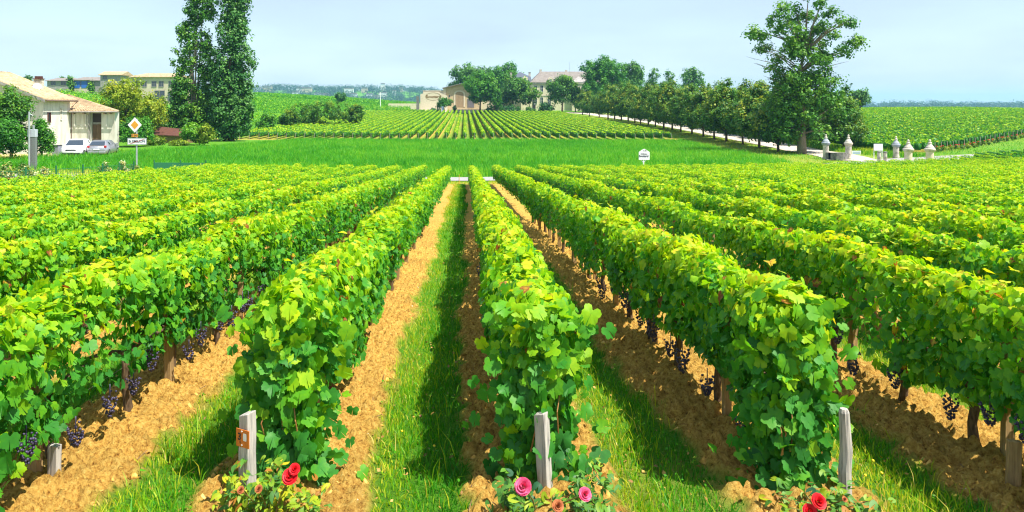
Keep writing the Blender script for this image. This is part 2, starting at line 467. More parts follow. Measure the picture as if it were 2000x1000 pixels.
# clods
fade = sstep(2.0, 3.2, GY) * (1 - sstep(16, 24, GY)) * sstep(-7, -5.5, GX) * (1 - sstep(7, 8.5, GX))
rough = (np.abs(N1(GX * 7, GY * 7) - .5) * 2) * .030 + (np.abs(N2(GX * 16, GY * 15) - .5) * 2) * .060 + N3(GX * 33, GY * 33) * .060
u = ((GX - ROWX0) / ROWS) % 1
mound = .05 * np.exp(-(np.minimum(u, 1 - u) / .22) ** 2)
GZ = GZ + fade * ((1 - gs) * (rough * 1.25 - .03) + mound + gs * .012 * N1(GX * 5, GY * 5))
nx, ny = len(gx), len(gy)
idx = np.arange(nx * ny).reshape(ny, nx)
F = np.stack([idx[:-1, :-1], idx[:-1, 1:], idx[1:, 1:], idx[1:, :-1]], -1).reshape(-1, 4)
g = fast_mesh("ground", np.stack([GX, GY, GZ], -1).reshape(-1, 3), F, GROUND, smooth=True,
              attrs={'soil': soil.ravel(), 'dry': np.clip(dry, 0, 1).ravel()})
tag(g, kind='structure')


def strip(name, pts, hw, mat, lift, step=1.0, hw2=None):
    P = np.array(pts, float); seg = np.r_[0, np.cumsum(np.hypot(*np.diff(P, axis=0).T))]
    s = np.arange(0, seg[-1] + step, step)
    x = np.interp(s, seg, P[:, 0]); y = np.interp(s, seg, P[:, 1])
    k = 9; ker = np.ones(k) / k
    xs = np.convolve(np.pad(x, k // 2, 'edge'), ker, 'valid'); ys = np.convolve(np.pad(y, k // 2, 'edge'), ker, 'valid')
    dx, dy = np.gradient(xs), np.gradient(ys); l = np.hypot(dx, dy)
    m = 7; V = []
    for t in np.linspace(-1, 1, m):
        a = xs + t * hw * dy / l; b = ys - t * hw * dx / l
        V.append(np.stack([a, b, zg(a, b) + lift], -1))
    V = np.stack(V, 1); n = len(s); idx = np.arange(n * m).reshape(n, m)
    F = np.stack([idx[:-1, :-1], idx[:-1, 1:], idx[1:, 1:], idx[1:, :-1]], -1).reshape(-1, 4)
    return tag(fast_mesh(name, V.reshape(-1, 3), F, mat, smooth=True), kind='structure')


strip("road", [(-46, 41), (-20, 47), (-8, 49.6), (0, 50.4), (8, 53.5), (20, 59.5), (40, 68.2), (60, 76), (90, 87), (140, 104)], 1.9, ASPH, .05)
strip("driveway", [(37.2, 68.5), (39.6, 75), (40.6, 90), (40.6, 180), (40.6, 232), (38, 246), (30, 254), (4, 257), (-20, 256)], 2.2, GRAVEL, .06)
strip("yard", [(-62, 66.3), (-30, 66.5)], 2.6, mat_noise("dry_yard_dirt", (.30, .26, .10), (.50, .42, .22), 2, .95), .04)


# ------------------------------------------------------------------ leaf scattering
def norm(v):
    return v / np.maximum(np.linalg.norm(v, axis=-1, keepdims=True), 1e-9)


def leaf_template(pts, cup=.14, droop=.22):
    full = [(a, r) for a, r in pts] + [(-a, r) for a, r in reversed(pts) if a != 0]
    V = [(0, 0, 0)]
    for a, r in full:
        x = r * math.sin(R(a)); y = r * math.cos(R(a))
        V.append((x, y, cup * abs(x) - droop * max(y, 0) ** 2 - .10 * abs(x) ** 2))
    n = len(full); T = [(0, i + 1, i) for i in range(1, n)]
    rim = np.array([0.] + [1.] * n)
    return np.array(V), np.array(T), rim


LHI = leaf_template([(0, 1.0), (7, .90), (13, .91), (24, .72), (34, .82), (41, .80), (50, .94), (57, .85), (64, .87), (80, .68), (94, .78), (112, .84), (124, .74), (134, .75), (155, .60), (172, .26)])
LMID = leaf_template([(0, 1.0), (24, .72), (50, .93), (80, .68), (115, .82), (165, .45)])
LLOW = (np.array([(0, -.45, 0), (.62, .05, .06), (0, .85, -.12), (-.62, .05, .06)]), np.array([(0, 1, 2), (0, 2, 3)]), np.array([0, 1, 1, 1.]))
LCARD = (np.array([(0, -.6, 0), (.45, 0, .05), (0, .6, 0), (-.45, 0, .05)]), np.array([(0, 1, 2), (0, 2, 3)]), np.zeros(4))


LR = np.random.default_rng(99)


def place(tmpl, P, Nn, T, S, tint, rimtint=0.0):
    TV, TF, rim = tmpl
    Nn = norm(Nn); X = norm(np.cross(T, Nn)); Y = np.cross(Nn, X)
    n, k = len(P), len(TV)
    wx = LR.uniform(.72, 1.12, (n, 1, 1)); cz = LR.uniform(-.4, 3.0, (n, 1, 1)); sk = LR.normal(0, .16, (n, 1, 1)); tw = LR.normal(0, .30, (n, 1, 1))
    tx = TV[None, :, 0:1] * wx + sk * TV[None, :, 1:2]; ty = TV[None, :, 1:2]; tz = TV[None, :, 2:3] * cz + tw * TV[None, :, 0:1] * ty
    V = P[:, None, :] + S[:, None, None] * (tx * X[:, None, :] + ty * Y[:, None, :] + tz * Nn[:, None, :])
    Fc = (TF[None] + (np.arange(n) * k)[:, None, None]).reshape(-1, 3)
    tt = (tint[:, None] + rimtint * rim[None, :] * np.ones((n, 1))).ravel()
    return V.reshape(-1, 3), Fc, tt


def merge(parts):
    V, F, T = [], [], []; b = 0
    for v, f, t in parts:
        V.append(v); F.append(f + b); T.append(t); b += len(v)
    return np.concatenate(V), np.concatenate(F), np.concatenate(T)


def zz0(s, H, hw1, zl, topv):
    f = np.where(s < H, s / H, np.where(s > H + 2 * hw1, (s - H - 2 * hw1) / H, 1.))
    return zl + f * (topv - zl)


def row_leaves(rg, X, y0, y1, per_m, tmpl, size, seed, zlo=.38, ztop=1.19, hw0=.15, hw1=.21, front=None, rimtint=0., flen=.0, lean=0., young_sunlit=.38):
    n = int((y1 - y0) * per_m)
    if n <= 0: return []
    y = rg.uniform(y0, y1, n)
    H = ztop - zlo; per = 2 * H + 2 * hw1
    s = rg.uniform(0, per, n)
    lowcut = np.zeros(n)
    if front is not None: lowcut = np.clip(1 - (y - front) / .55, 0, 1) * .24
    bulge = (N1(y * 2.3 + seed * 13.7, s * 2.2) - .5) * .13 + (N2(y * .9 + seed * 5.1, s * .9) - .5) * .10
    topv = ztop + (N3(y * 1.1 + seed * 3.3, np.zeros(n)) - .5) * .12 + (N1(y * 3.7, np.full(n, seed * 1.7)) - .5) * .09
    zl = zlo - lowcut + (N2(y * 1.7, np.full(n, seed * 2.9)) - .5) * .20
    left = s < H; right = s > H + 2 * hw1; top = ~left & ~right
    fz = np.where(left, s / H, np.where(right, (s - H - 2 * hw1) / H, 0))
    gap = (N2(y * 1.15 + seed * 4.1, np.full(n, seed * .77)) < .46) & (zz0(s, H, hw1, zl, topv) < .74 + .25 * N1(y, np.full(n, 1.))) & (rg.random(n) < .68)
    hwz = lambda f: hw0 + (hw1 - hw0) * np.clip(f * 1.5, 0, 1) - .09 * np.clip((f - .8) / .2, 0, 1) ** 2
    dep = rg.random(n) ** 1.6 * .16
    xs = np.where(left, -(hwz(fz) + bulge - dep), np.where(right, hwz(fz) + bulge - dep, (s - H - hw1) * .85))
    zz = np.where(top, topv - dep * .9 - .10 * ((s - H - hw1) / hw1) ** 2, zl + fz * (topv - zl))
    keep = ~gap
    nout = np.stack([np.where(left, -1., np.where(right, 1., (s - H - hw1) * 1.5)), np.zeros(n), np.where(top, 1., .0)], -1)
    # shoots sticking out of the top
    sh = rg.random(n) < .035
    zz = np.where(sh & top, zz + rg.random(n) * .14, zz)
    nz = .55 + .5 * rg.random(n)
    Nn = nout * .85 + np.array([0, 0, 1]) * nz[:, None] * np.where(top, .5, .55)[:, None] + rg.normal(0, .42, (n, 3))
    T = nout * .45 + np.array([0, 0, -1.]) * np.where(top, .25, 1.0)[:, None] + rg.normal(0, .45, (n, 3))
    P = np.stack([X + xs + lean * zz, y, zz + 0], -1)
    P[:, 2] += zg(np.full(n, X), y)
    h = np.clip((zz - zlo) / H, 0, 1.2)
    tint = .30 + young_sunlit * h ** 2.1 + rg.normal(0, .13, n) + .14 * (N3(y * .8, np.full(n, seed * 7.7)) - .5) + np.where(top, .10, 0) - dep * .5  # higher leaves yellower: young growth plus sunlight put into the tint
    tint = np.where(rg.random(n) < .012, .9 + .1 * rg.random(n), np.clip(tint, .02, .86))
    S = size * rg.uniform(.6, 1.4, n)
    return [place(tmpl, P[keep], Nn[keep], T[keep], S[keep], tint[keep], rimtint)]


def row_core(X, y0, y1, zlo, zhi, hw, seed, step=.5):
    y = np.arange(y0, y1 + step, step); n = len(y)
    j = (N1(y * 1.3, np.full(n, seed * 3.3)) - .5)
    g0 = zg(np.full(n, X), y)
    prof = [(-hw, zlo), (-hw * 1.1, (zlo + zhi) / 2), (-hw * .5, zhi), (hw * .5, zhi), (hw * 1.1, (zlo + zhi) / 2), (hw, zlo)]
    V = np.stack([np.stack([X + a * (1 + j * .8), y, g0 + b + j * .12 * (b > zlo + .01)], -1) for a, b in prof], 1)
    k = len(prof); idx = np.arange(n * k).reshape(n, k); q = []
    for c in range(k):
        d = (c + 1) % k
        A, B, C, D = idx[:-1, c], idx[1:, c], idx[1:, d], idx[:-1, d]
        q += [np.stack([A, B, C], -1), np.stack([A, C, D], -1)]
    for e in (0, n - 1):
        r = idx[e]; q.append(np.array([(r[0], r[i], r[i + 1]) for i in range(1, k - 1)]))
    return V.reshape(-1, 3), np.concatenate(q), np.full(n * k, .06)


# shared vine part meshes --------------------------------------------------
def trunk_mesh(seed):
    rg = random.Random(seed); m = MB()
    p = [(0, 0, -.06)]; x = y = 0
    for i in range(1, 6):
        x += rg.uniform(-.022, .022); y += rg.uniform(-.03, .03); p.append((x, y, i * .1))
    m.tube(p, [.05, .034, .028, .03, .026, .034], 7)
    m.tube([p[-1], (x + .02, y + .14, .56), (x + .01, y + .36, .58)], [.024, .018, .01], 5)
    m.tube([p[-1], (x - .02, y - .14, .55), (x, y - .34, .57)], [.024, .018, .01], 5)
    return m.mesh("trunk", VTRUNK, smooth=True)


TRUNKS = [trunk_mesh(i) for i in range(5)]


def grape_mesh(seed):
    rg = random.Random(seed); m = MB()
    ico = [(0, 0, 1), (.89, 0, .45), (.28, .85, .45), (-.72, .53, .45), (-.72, -.53, .45), (.28, -.85, .45),
           (.72, .53, -.45), (-.28, .85, -.45), (-.89, 0, -.45), (-.28, -.85, -.45), (.72, -.53, -.45), (0, 0, -1)]
    fc = [(0, 1, 2), (0, 2, 3), (0, 3, 4), (0, 4, 5), (0, 5, 1), (1, 6, 2), (2, 7, 3), (3, 8, 4), (4, 9, 5), (5, 10, 1),
          (6, 7, 2), (7, 8, 3), (8, 9, 4), (9, 10, 5), (10, 6, 1), (11, 7, 6), (11, 8, 7), (11, 9, 8), (11, 10, 9), (11, 6, 10)]
    L = rg.uniform(.13, .18)
    for i in range(64):
        t = rg.random() ** .8; r = .052 * (1 - t) ** .6 + .008; a = rg.uniform(0, 6.28); rr = r * rg.uniform(.75, 1)
        s = rg.uniform(.0085, .0115)
        c = (rr * math.cos(a), rr * math.sin(a), -t * L)
        m.add([(c[0] + x * s, c[1] + y * s, c[2] + z * s) for x, y, z in ico], fc)
    m.tube([(0, 0, .06), (0, 0, -.06)], .004, 5)
    return m.mesh("grape_cluster", GRAPE, smooth=True)


GRAPES = [grape_mesh(i) for i in range(4)]


def stake_mesh(seed, h=.62, w=.035):
    m = MB(); rg = random.Random(seed)
    dx, dy = rg.uniform(-.02, .02), rg.uniform(-.02, .02)
    a = w * .5; m.add([(-a, -a, -.1), (a, -a, -.1), (a, a, -.1), (-a, a, -.1), (-a + dx, -a + dy, h), (a + dx, -a + dy, h), (a + dx, a + dy, h - .015), (-a + dx, a + dy, h - .01)],
                      [(0, 3, 2, 1), (4, 5, 6, 7), (0, 1, 5, 4), (1, 2, 6, 5), (2, 3, 7, 6), (3, 0, 4, 7)])
    return m.mesh("wooden_stake", STAKE)


STAKES = [stake_mesh(i, .95, .055) for i in range(3)]

ORD = ['first', 'second', 'third', 'fourth', 'fifth', 'sixth', 'seventh', 'eighth', 'ninth', 'tenth', 'eleventh', 'twelfth']
SPECIAL = {
    -1: "lush vine row left of the grass path, behind grey stake with orange tag",
    0: "lush vine row right of the grass path, behind the leaning stake with pink roses",
    1: "vine row with shaded left face and dark grapes, behind the round weathered stake",
    -2: "vine row at the left edge with dark grapes hanging over bare soil",
    2: "vine row at the right edge with dark grapes above orange soil"}


def near_row(k):
    X = ROWX0 + ROWS * k
    inner = {-1: 4.15, 0: 4.15, 1: 4.12, -2: 3.25, 2: 3.5}
    y0 = inner.get(k, max(3.4, (X / .78 if X > 0 else -X / .6486) - 2.5))
    y1 = float(yend(X))
    rg = np.random.default_rng(100 + k)
    if k in SPECIAL: lab = SPECIAL[k]
    elif k < 0: lab = f"{ORD[-k - 1]} vine row to the left of the central grass path"
    elif k < 12: lab = f"{ORD[k]} vine row to the right of the central grass path"
    else: lab = "vine row in far right part of the foreground vineyard, leaf tops merging together"
    root = thing("vine_row", lab, "vine row", (X, y0, gz(X, y0)), group="vine rows of the foreground vineyard")
    front = y0 if k in inner else None
    parts = []
    dx = abs(X)
    ycut1 = math.sqrt(max(0, 9.5 ** 2 - dx * dx)); ycut2 = math.sqrt(max(0, 21 ** 2 - dx * dx))
    a, b = y0, max(y0, min(ycut1, y1)); c = max(b, min(ycut2, y1))
    if b > a:
        parts += row_leaves(rg, X, a, b, 1400, LHI, .045, k, front=front, rimtint=.05)
    if c > b:
        parts += row_leaves(rg, X, b, c, 880, LMID, .050, k, rimtint=.03)
    if y1 > c:
        parts += row_leaves(rg, X, c, y1, 460, LLOW, .058, k)
    if front is not None:      # hanging leaves on the near end of the row
        n = 560
        xx = rg.normal(0, .14, n); zz = rg.uniform(.02, 1.12, n); yy = y0 + rg.uniform(-.10, .10, n) + np.abs(xx) * .4
        P = np.stack([X + xx, yy, zz + gz(X, y0)], -1)
        Nn = np.array([0, -1, .55]) + rg.normal(0, .45, (n, 3)); T = np.array([0, -.3, -1.]) + rg.normal(0, .45, (n, 3))
        ti = np.clip(.24 + .25 * zz ** 2 + rg.normal(0, .13, n), .02, .86)
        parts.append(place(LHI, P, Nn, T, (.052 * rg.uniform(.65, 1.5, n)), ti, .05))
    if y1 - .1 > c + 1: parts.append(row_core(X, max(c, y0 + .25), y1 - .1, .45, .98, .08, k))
    V, F, T = merge(parts); V = V - np.array(root.location)
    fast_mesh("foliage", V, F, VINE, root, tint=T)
    # trunks, stakes, grapes, wires
    ymax = 20 if -4 <= k <= 5 else 0
    if ymax:
        y = y0 + .35; j = 0
        while y < min(ymax, y1):
            o = link(bpy.data.objects.new("trunk", TRUNKS[(j + k) % 5]), root)
            o.location = (rg.uniform(-.03, .03), y - y0, gz(X, y) - gz(X, y0) + .02); o.rotation_euler = (0, 0, rg.uniform(-.5, .5))
            if j % 2 == 1:
                s = link(bpy.data.objects.new("wooden_stake", STAKES[(j + k) % 3]))
                s.location = (X + rg.uniform(-.05, .05), y - .22, gz(X, y)); s.rotation_euler = (rg.uniform(-.05, .05), rg.uniform(-.05, .05), rg.uniform(-.3, .3))
                tag(s, "brown wooden stake among the vine trunks, holding up a vine row", "stake", group="wooden stakes in the vine rows")
            y += rg.uniform(.82, .98); j += 1
        for zz in (.42, .78):
            m = MB(); yy = np.arange(y0 - .05, min(ymax, y1), 1.5)
            m.tube([(0, v - y0, gz(X, v) - gz(X, y0) + zz) for v in yy], .0022, 4); m.build("wire", WIRE, root)
        if k in (-2, 1, 2, 0, 3):
            side = 1 if k == -2 else -1
            for j in range({-2: 13, 1: 12, 2: 14, 0: 3, 3: 6}[k]):
                y = y0 + .35 + (j + rg.uniform(0, .7)) * (.42 if k != 0 else 2.2)
                o = link(bpy.data.objects.new("grape_cluster", GRAPES[j % 4]), root)
                o.location = (side * rg.uniform(.13, .23), y - y0, gz(X, y) - gz(X, y0) + rg.uniform(.36, .50)); o.rotation_euler = (0, 0, rg.uniform(0, 6))
                o.scale = [rg.uniform(.85, 1.15)] * 3
        if front is not None:
            m = MB()
            for j in range(3):
                x = rg.uniform(-.12, .12); z0 = rg.uniform(.25, .4)
                m.tube([(x, -.03, z0), (x + rg.uniform(-.04, .04), -.06, z0 + .14), (x + rg.uniform(-.08, .08), .02, z0 + .3)], [.005, .004, .003], 5)
            m.build("cane", CANE, root)
    return root


for k in range(-10, 33): near_row(k)


# ------------------------------------------------------------------ end stakes with roses
def square_post(label, x, Y, xt, top, w, rz, tagplate=False):
    base = gz(x, Y); root = thing("grey_post", label, "post", (x, Y, base), rz)
    m = MB(); h = top - base; a = w / 2; dx = xt - x
    n = 7; rg = random.Random(int(x * 100)); vs = []; fs = []
    for i in range(n + 1):
        t = i / n; z = -.15 + (h + .15) * t; j = lambda: rg.uniform(-.0025, .0025)
        for sx, sy in ((-1, -1), (1, -1), (1, 1), (-1, 1)):
            vs.append((dx * t + sx * a * (1 - .03 * t) + j(), sy * a + j(), z + (.010 * sx if i == n else 0)))
    for i in range(n):
        for q in range(4): fs.append((i * 4 + q, i * 4 + (q + 1) % 4, i * 4 + 4 + (q + 1) % 4, i * 4 + 4 + q))
    fs += [(3, 2, 1, 0), tuple(n * 4 + q for q in range(4))]
    m.add(vs, fs); m.build("post", GREYWOOD, root, bevel=.004)
    if tagplate:
        zt = pZ(850, Y) - base; p = MB()
        p.box(-.040, .052, -a - .008, -a - .004, zt - .047, zt + .047)
        pl = p.build("number_tag", TAGOR, root)
        q = MB(); 
        q.add([(.024 + .013 * math.cos(t) , -a - .0095, zt + .010 + .027 * max(-.75, min(.75, 1.3 * math.sin(t)))) for t in np.linspace(0, 2 * math.pi, 20, endpoint=False)], [tuple(range(20))])
        q.build("white_patch", WHITE, pl)
        b = MB()
        for zz in (.037, -.036): b.lathe([(.004, -.002), (.004, .002)], 8)
        for i, vtx in enumerate(b.v):
            zz = .037 if i < 16 else -.036
            b.v[i] = (vtx[0] + .002, -a - .009 + vtx[2], zt + zz + vtx[1])
        b.build("nail", WHITE, pl)
        txt("lettering", "3", .052, DARK, pl, (-.014, -a - .0100, zt + .006), ext=.0006, bold=.0012)
        txt("lettering", "1", .018, DARK, pl, (-.010, -a - .0100, zt - .022), ext=.0006, bold=.0012)
    return root


square_post("square grey weathered post carrying a rusty orange tag", pX(483, 3.86), 3.86, pX(484, 3.86), pZ(806, 3.86), .066, R(-28), True)
square_post("square grey weathered post leaning left between two pink roses", pX(1070, 4.05), 4.05, pX(1056, 4.05), pZ(809, 4.05), .066, R(-34))
Yp = 4.0; xb = pX(1651, Yp); r0 = thing("grey_post", "round crooked grey post near the red roses at lower right", "post", (xb, Yp, gz(xb, Yp)))
hp = pZ(798, Yp) - gz(xb, Yp)
m = MB(); m.tube([(.0, 0, -.15), (.0, 0, .08), (-.004, 0, .22), (.004, 0, .34), (-.003, 0, .46), (-.008, 0, hp - .02), (-.008, 0, hp)], [.036, .034, .034, .033, .030, .028, .020], 9)
m.build("post", GREYWOOD, r0, smooth=False)
for (x, Y, yt, lab) in ((105, 4.25, 868, "flat grey stake half hidden by leaves at the far left"), (1548, 4.35, 815, "grey stake behind leaves left of the round post"),
                        (1978, 4.15, 860, "brown stake under leaves at the lower right edge")):
    X = pX(x, Y); b = gz(X, Y); h = pZ(yt, Y) - b; m = MB()
    m.box(-.034, .034, -.02, .02, -.1, h); s = m.build("wooden_stake", GREYWOOD if x < 1900 else STAKE, None, bevel=.004)
    s.location = (X, Y, b); s.rotation_euler = (0, R(1.5), R(-15)); tag(s, lab, "stake")

ROSELF = leaf_template([(0, 1.0), (30, .72), (60, .55), (110, .42), (165, .35)], .25, .15)


def rose_flower(mat, seed, r):
    rg = random.Random(seed); m = MB()
    for ring, (cnt, rad, tilt, sz) in enumerate(((5, .05, .25, .38), (6, .30, .7, .55), (7, .55, 1.1, .62), (8, .72, 1.45, .62))):
        for i in range(cnt):
            a = 6.28 * (i + rg.random() * .5) / cnt + ring
            ca, sa = math.cos(a), math.sin(a); vs = []
            for u_ in range(5):
                for v_ in range(5):
                    t = (u_ - 2) / 2; q = v_ / 4
                    wd = sz * t * (.5 + .9 * q - .5 * q ** 3)
                    out = rad * .6 + math.sin(tilt) * q * .75 * sz * 1.2 - .18 * t * t + .10 * max(0, q - .7) + rg.uniform(-.03, .03)
                    up = -.35 + math.cos(tilt * .75) * q * 1.0 * (1.05 - .12 * ring) - .10 * t * t * q
                    vs.append(((out * ca - wd * sa) * r * 1.15, (out * sa + wd * ca) * r * 1.15, up * r * .62))
            m.add(vs, [(i5 * 5 + j, i5 * 5 + j + 1, i5 * 5 + j + 6, i5 * 5 + j + 5) for i5 in range(4) for j in range(4)])
    return m.mesh("flower", mat, smooth=True)


def rose_bush(label, x, Y, flowers, hgt, wid, nl, yellow, seed):
    X = pX(x, Y); base = gz(X, Y); root = thing("rose_bush", label, "rose bush", (X, Y, base))
    rg = np.random.default_rng(seed); m = MB(); tips = []
    for i in range(9):
        a = rg.uniform(0, 6.28); t = Vector((rg.uniform(-wid, wid), rg.uniform(-.12, .12), hgt * rg.uniform(.5, 1.0)))
        m.tube([(0, 0, -.05), t * .5 + Vector((0, 0, .04)), t], [.006, .004, .0025], 5); tips.append(t)
    for fx, fy, fr, mt in flowers:
        p = Vector(px(fx, fy, Y - .24)) - Vector(root.location); m.tube([(0, 0, -.05), p * .5 + Vector((0, .05, .02)), p], [.006, .0045, .003], 5)
    m.build("stem", mat_noise("rose_stem", (.10, .16, .03), (.22, .14, .05), 20, .6), root)
    P = []; 
    for t in tips:
        for q in range(nl // 9):
            s = rg.uniform(.3, 1.05); P.append(np.array(t) * s + rg.normal(0, .045, 3))
    P = np.array(P); n = len(P); P[:, 2] = np.maximum(P[:, 2], .01)
    Nn = np.array([0, -.45, 1.]) + rg.normal(0, .4, (n, 3)); T = rg.normal(0, 1, (n, 3)) + np.array([0, -.4, -.2])
    ti = np.clip(yellow + rg.normal(0, .18, n), 0, .9); ti = np.where(rg.random(n) < .06, .98, ti)
    V, F, T_ = place(ROSELF, P, Nn, T, .036 * rg.uniform(.7, 1.35, n), ti)
    fast_mesh("foliage", V, F, ROSELEAF, root, tint=T_)
    for i, (fx, fy, fr, mt) in enumerate(flowers):
        o = link(bpy.data.objects.new("flower", rose_flower(mt, seed + i, fr)), root)
        o.location = Vector(px(fx, fy, Y - .24)) - Vector(root.location); o.rotation_mode = 'ZYX'; o.rotation_euler = (R(52), R(rg.uniform(-15, 15)), rg.uniform(0, 6))
        if mt is ROSE_DRY: o['label'] = "withered orange brown bloom"
    return root


rose_bush("rose bush with one red bloom and many yellow leaves round the tagged post", 520, 3.74, [(566, 930, .034, ROSE_RED), (575, 916, .024, ROSE_RED), (505, 955, .017, ROSE_DRY), (470, 957, .016, ROSE_DRY)], .40, .32, 460, .56, 11)
rose_bush("rose bush with two pink blooms at foot of the leaning post", 1062, 3.8, [(1021, 950, .037, ROSE_PINK), (1143, 965, .029, ROSE_PINK), (1090, 988, .026, ROSE_DRY)], .26, .34, 520, .32, 12)
rose_bush("rose bush with round red blooms left of the round post", 1600, 3.8, [(1600, 979, .033, ROSE_RED), (1582, 998, .030, ROSE_RED), (1650, 975, .012, ROSE_DRY)], .20, .24, 260, .42, 13)

# ------------------------------------------------------------------ grass between the rows
def blades(n, xa, xb, ya, yb, hmin, hmax, wdt, seed, tint0, tspread, accept, zoff=0., lean=.35, dens_pow=1.0, sunny_dry_side=False):
    rg = np.random.default_rng(seed)
    x = rg.uniform(xa, xb, n); y = ya + (yb - ya) * rg.random(n) ** dens_pow
    ok = accept(x, y); x, y = x[ok], y[ok]; n = len(x)
    a = rg.uniform(0, 6.283, n); h = rg.uniform(hmin, hmax, n) * (.6 + .8 * N2(x * 2.1, y * 2.1)); w = wdt * rg.uniform(.6, 1.4, n)
    z = zg(x, y) + zoff
    bx, by = np.cos(a), np.sin(a); ln = rg.normal(0, lean, (n, 2))
    base = np.stack([x, y, z], -1); side = np.stack([bx * w, by * w, np.zeros(n)], -1)
    mid = base + np.stack([ln[:, 0] * h * .35, ln[:, 1] * h * .35, h * .6], -1)
    tip = base + np.stack([ln[:, 0] * h * 1.1, ln[:, 1] * h * 1.1, h], -1)
    V = np.stack([base - side, base + side, mid + side * .8, mid - side * .8, tip], 1).reshape(-1, 3)
    o = (np.arange(n) * 5)[:, None]
    F = np.concatenate([o + np.array([[0, 1, 2]]), o + np.array([[0, 2, 3]]), o + np.array([[3, 2, 4]])])
    ti = np.clip(tint0 + rg.normal(0, tspread, n) + .35 * (N1(x * .9, y * .9) - .5) + .35 * (N2(x * .13 + 3, y * .11) - .5) + (1.7 * (.47 - ((x - ROWX0) / ROWS) % 1) if sunny_dry_side else 0), 0, 1)  # left of each strip yellower: sunlight put into the tint, plus dry grass
    return V, F, np.repeat(ti, 5)


acc = lambda x, y: (grass_strip(x, y) > rng.random(len(x)) * .9 + .05) & (y < yend(x) + .3)
gp = [blades(190000, -4.2, 5.2, 3.4, 11, .025, .08, .0032, 21, .46, .20, acc, .0, dens_pow=1.35, sunny_dry_side=True),
      blades(70000, -4.5, 6, 11, 26, .04, .10, .006, 22, .48, .18, acc, sunny_dry_side=True),
      blades(26000, -1.2, .6, 26, 45, .05, .10, .010, 23, .58, .18, acc, sunny_dry_side=True),
      blades(7000, -4.2, 5.2, 3.4, 14, .10, .20, .0028, 24, .62, .20, acc, dens_pow=1.2),
      blades(16000, -15, 45, 44, 50, .06, .2, .012, 25, .75, .15, lambda x, y: (y > yend(x)) & (y < yend(x) + 3.5))]
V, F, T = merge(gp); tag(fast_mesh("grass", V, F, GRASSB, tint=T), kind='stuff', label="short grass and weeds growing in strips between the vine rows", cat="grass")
# broad weeds
rg = np.random.default_rng(31); n = 9000
x = rg.uniform(-4.2, 5.2, n); y = 3.4 + 9 * rg.random(n) ** 1.3; ok = (grass_strip(x, y) > .3) & (N1(x * 3, y * 3) > .55); x, y = x[ok], y[ok]; n = len(x)
P = np.stack([x, y, zg(x, y) + rg.uniform(.02, .08, n)], -1)
V, F, T = place(LCARD, P, np.array([0, 0, 1.]) + rg.normal(0, .4, (n, 3)), rg.normal(0, 1, (n, 3)), rg.uniform(.012, .026, n), np.clip(.35 + rg.normal(0, .12, n), 0, .8))
tag(fast_mesh("clover", V, F, GRASSB, tint=T), kind='stuff', label="low clover and broad leaved weeds in the grass strips", cat="weeds")
# clods
rg = np.random.default_rng(33); n = 34000
x = rg.uniform(-4.2, 5.2, n); y = 3.3 + 14 * rg.random(n) ** 1.5; ok = grass_strip(x, y) < .35; x, y = x[ok], y[ok]; n = len(x)
oct_ = np.array([(1, 0, 0), (0, 1, 0), (-1, 0, 0), (0, -1, 0), (0, 0, 1), (0, 0, -1), ], float)
of = np.array([(0, 1, 4), (1, 2, 4), (2, 3, 4), (3, 0, 4), (1, 0, 5), (2, 1, 5), (3, 2, 5), (0, 3, 5)])
S = .008 + .034 * rg.random(n) ** 2.6
V = np.stack([x, y, zg(x, y) + .022 + S * .3], -1)[:, None] + oct_[None] * S[:, None, None] * rg.uniform(.5, 1.25, (n, 6, 1))
F = (of[None] + (np.arange(n) * 6)[:, None, None]).reshape(-1, 3)
CLOD = mat_noise("soil_clod", (.26, .12, .022), (.58, .32, .066), 18, .95, c2=(.74, .50, .16), bs=.5)
tag(fast_mesh("soil_clods", V.reshape(-1, 3), F, CLOD), kind='stuff', label="loose orange clods of tilled earth beside the vine trunks", cat="soil")
n = 1500; x = rg.uniform(-4.2, 5.2, n); y = 3.3 + 10 * rg.random(n) ** 1.4; ok = grass_strip(x, y) < .4; x, y = x[ok], y[ok]; n = len(x)
S = .005 + .014 * rg.random(n) ** 3
V = np.stack([x, y, zg(x, y) + .045], -1)[:, None] + oct_[None] * S[:, None, None] * rg.uniform(.6, 1.2, (n, 6, 1))
tag(fast_mesh("pebbles", V.reshape(-1, 3), (of[None] + (np.arange(n) * 6)[:, None, None]).reshape(-1, 3), STONE), kind='stuff', label="small pale pebbles in the tilled soil", cat="pebbles")
n = 4200; x = rg.uniform(-4.2, 5.2, n); y = 3.3 + 12 * rg.random(n) ** 1.4
P = np.stack([x, y, zg(x, y) + .045], -1)
V, F, T = place(LCARD, P, np.array([0, 0, 1.]) + rg.normal(0, .5, (n, 3)), rg.normal(0, 1, (n, 3)), rg.uniform(.010, .03, n), rg.uniform(.86, 1, n))
tag(fast_mesh("leaf_litter", V, F, mat_leaf("dry_leaf", [(0, (.4, .3, .1)), (.9, (.45, .26, .06)), (1, (.14, .05, .02))], .1), tint=T), kind='stuff', label="dry leaf scraps scattered on the tilled soil", cat="leaf litter")
m = MB(); rr = random.Random(8)
for i in range(420):
    x = rr.uniform(-3.6, 4.4); y = 3.4 + 9 * rr.random() ** 1.4
    if grass_strip(np.array([x]), np.array([y]))[0] > .4: continue
    a = rr.uniform(0, 3.14); l = rr.uniform(.03, .10); z = gz(x, y) + .05
    m.tube([(x, y, z), (x + l * math.cos(a), y + l * math.sin(a), z + rr.uniform(-.01, .03))], .0028, 4)
tag(m.build("prunings", mat_noise("dry_twig", (.10, .055, .03), (.30, .19, .10), 20, .9, bs=0)), kind='stuff', label="dry vine prunings scattered over the tilled soil", cat="twigs")
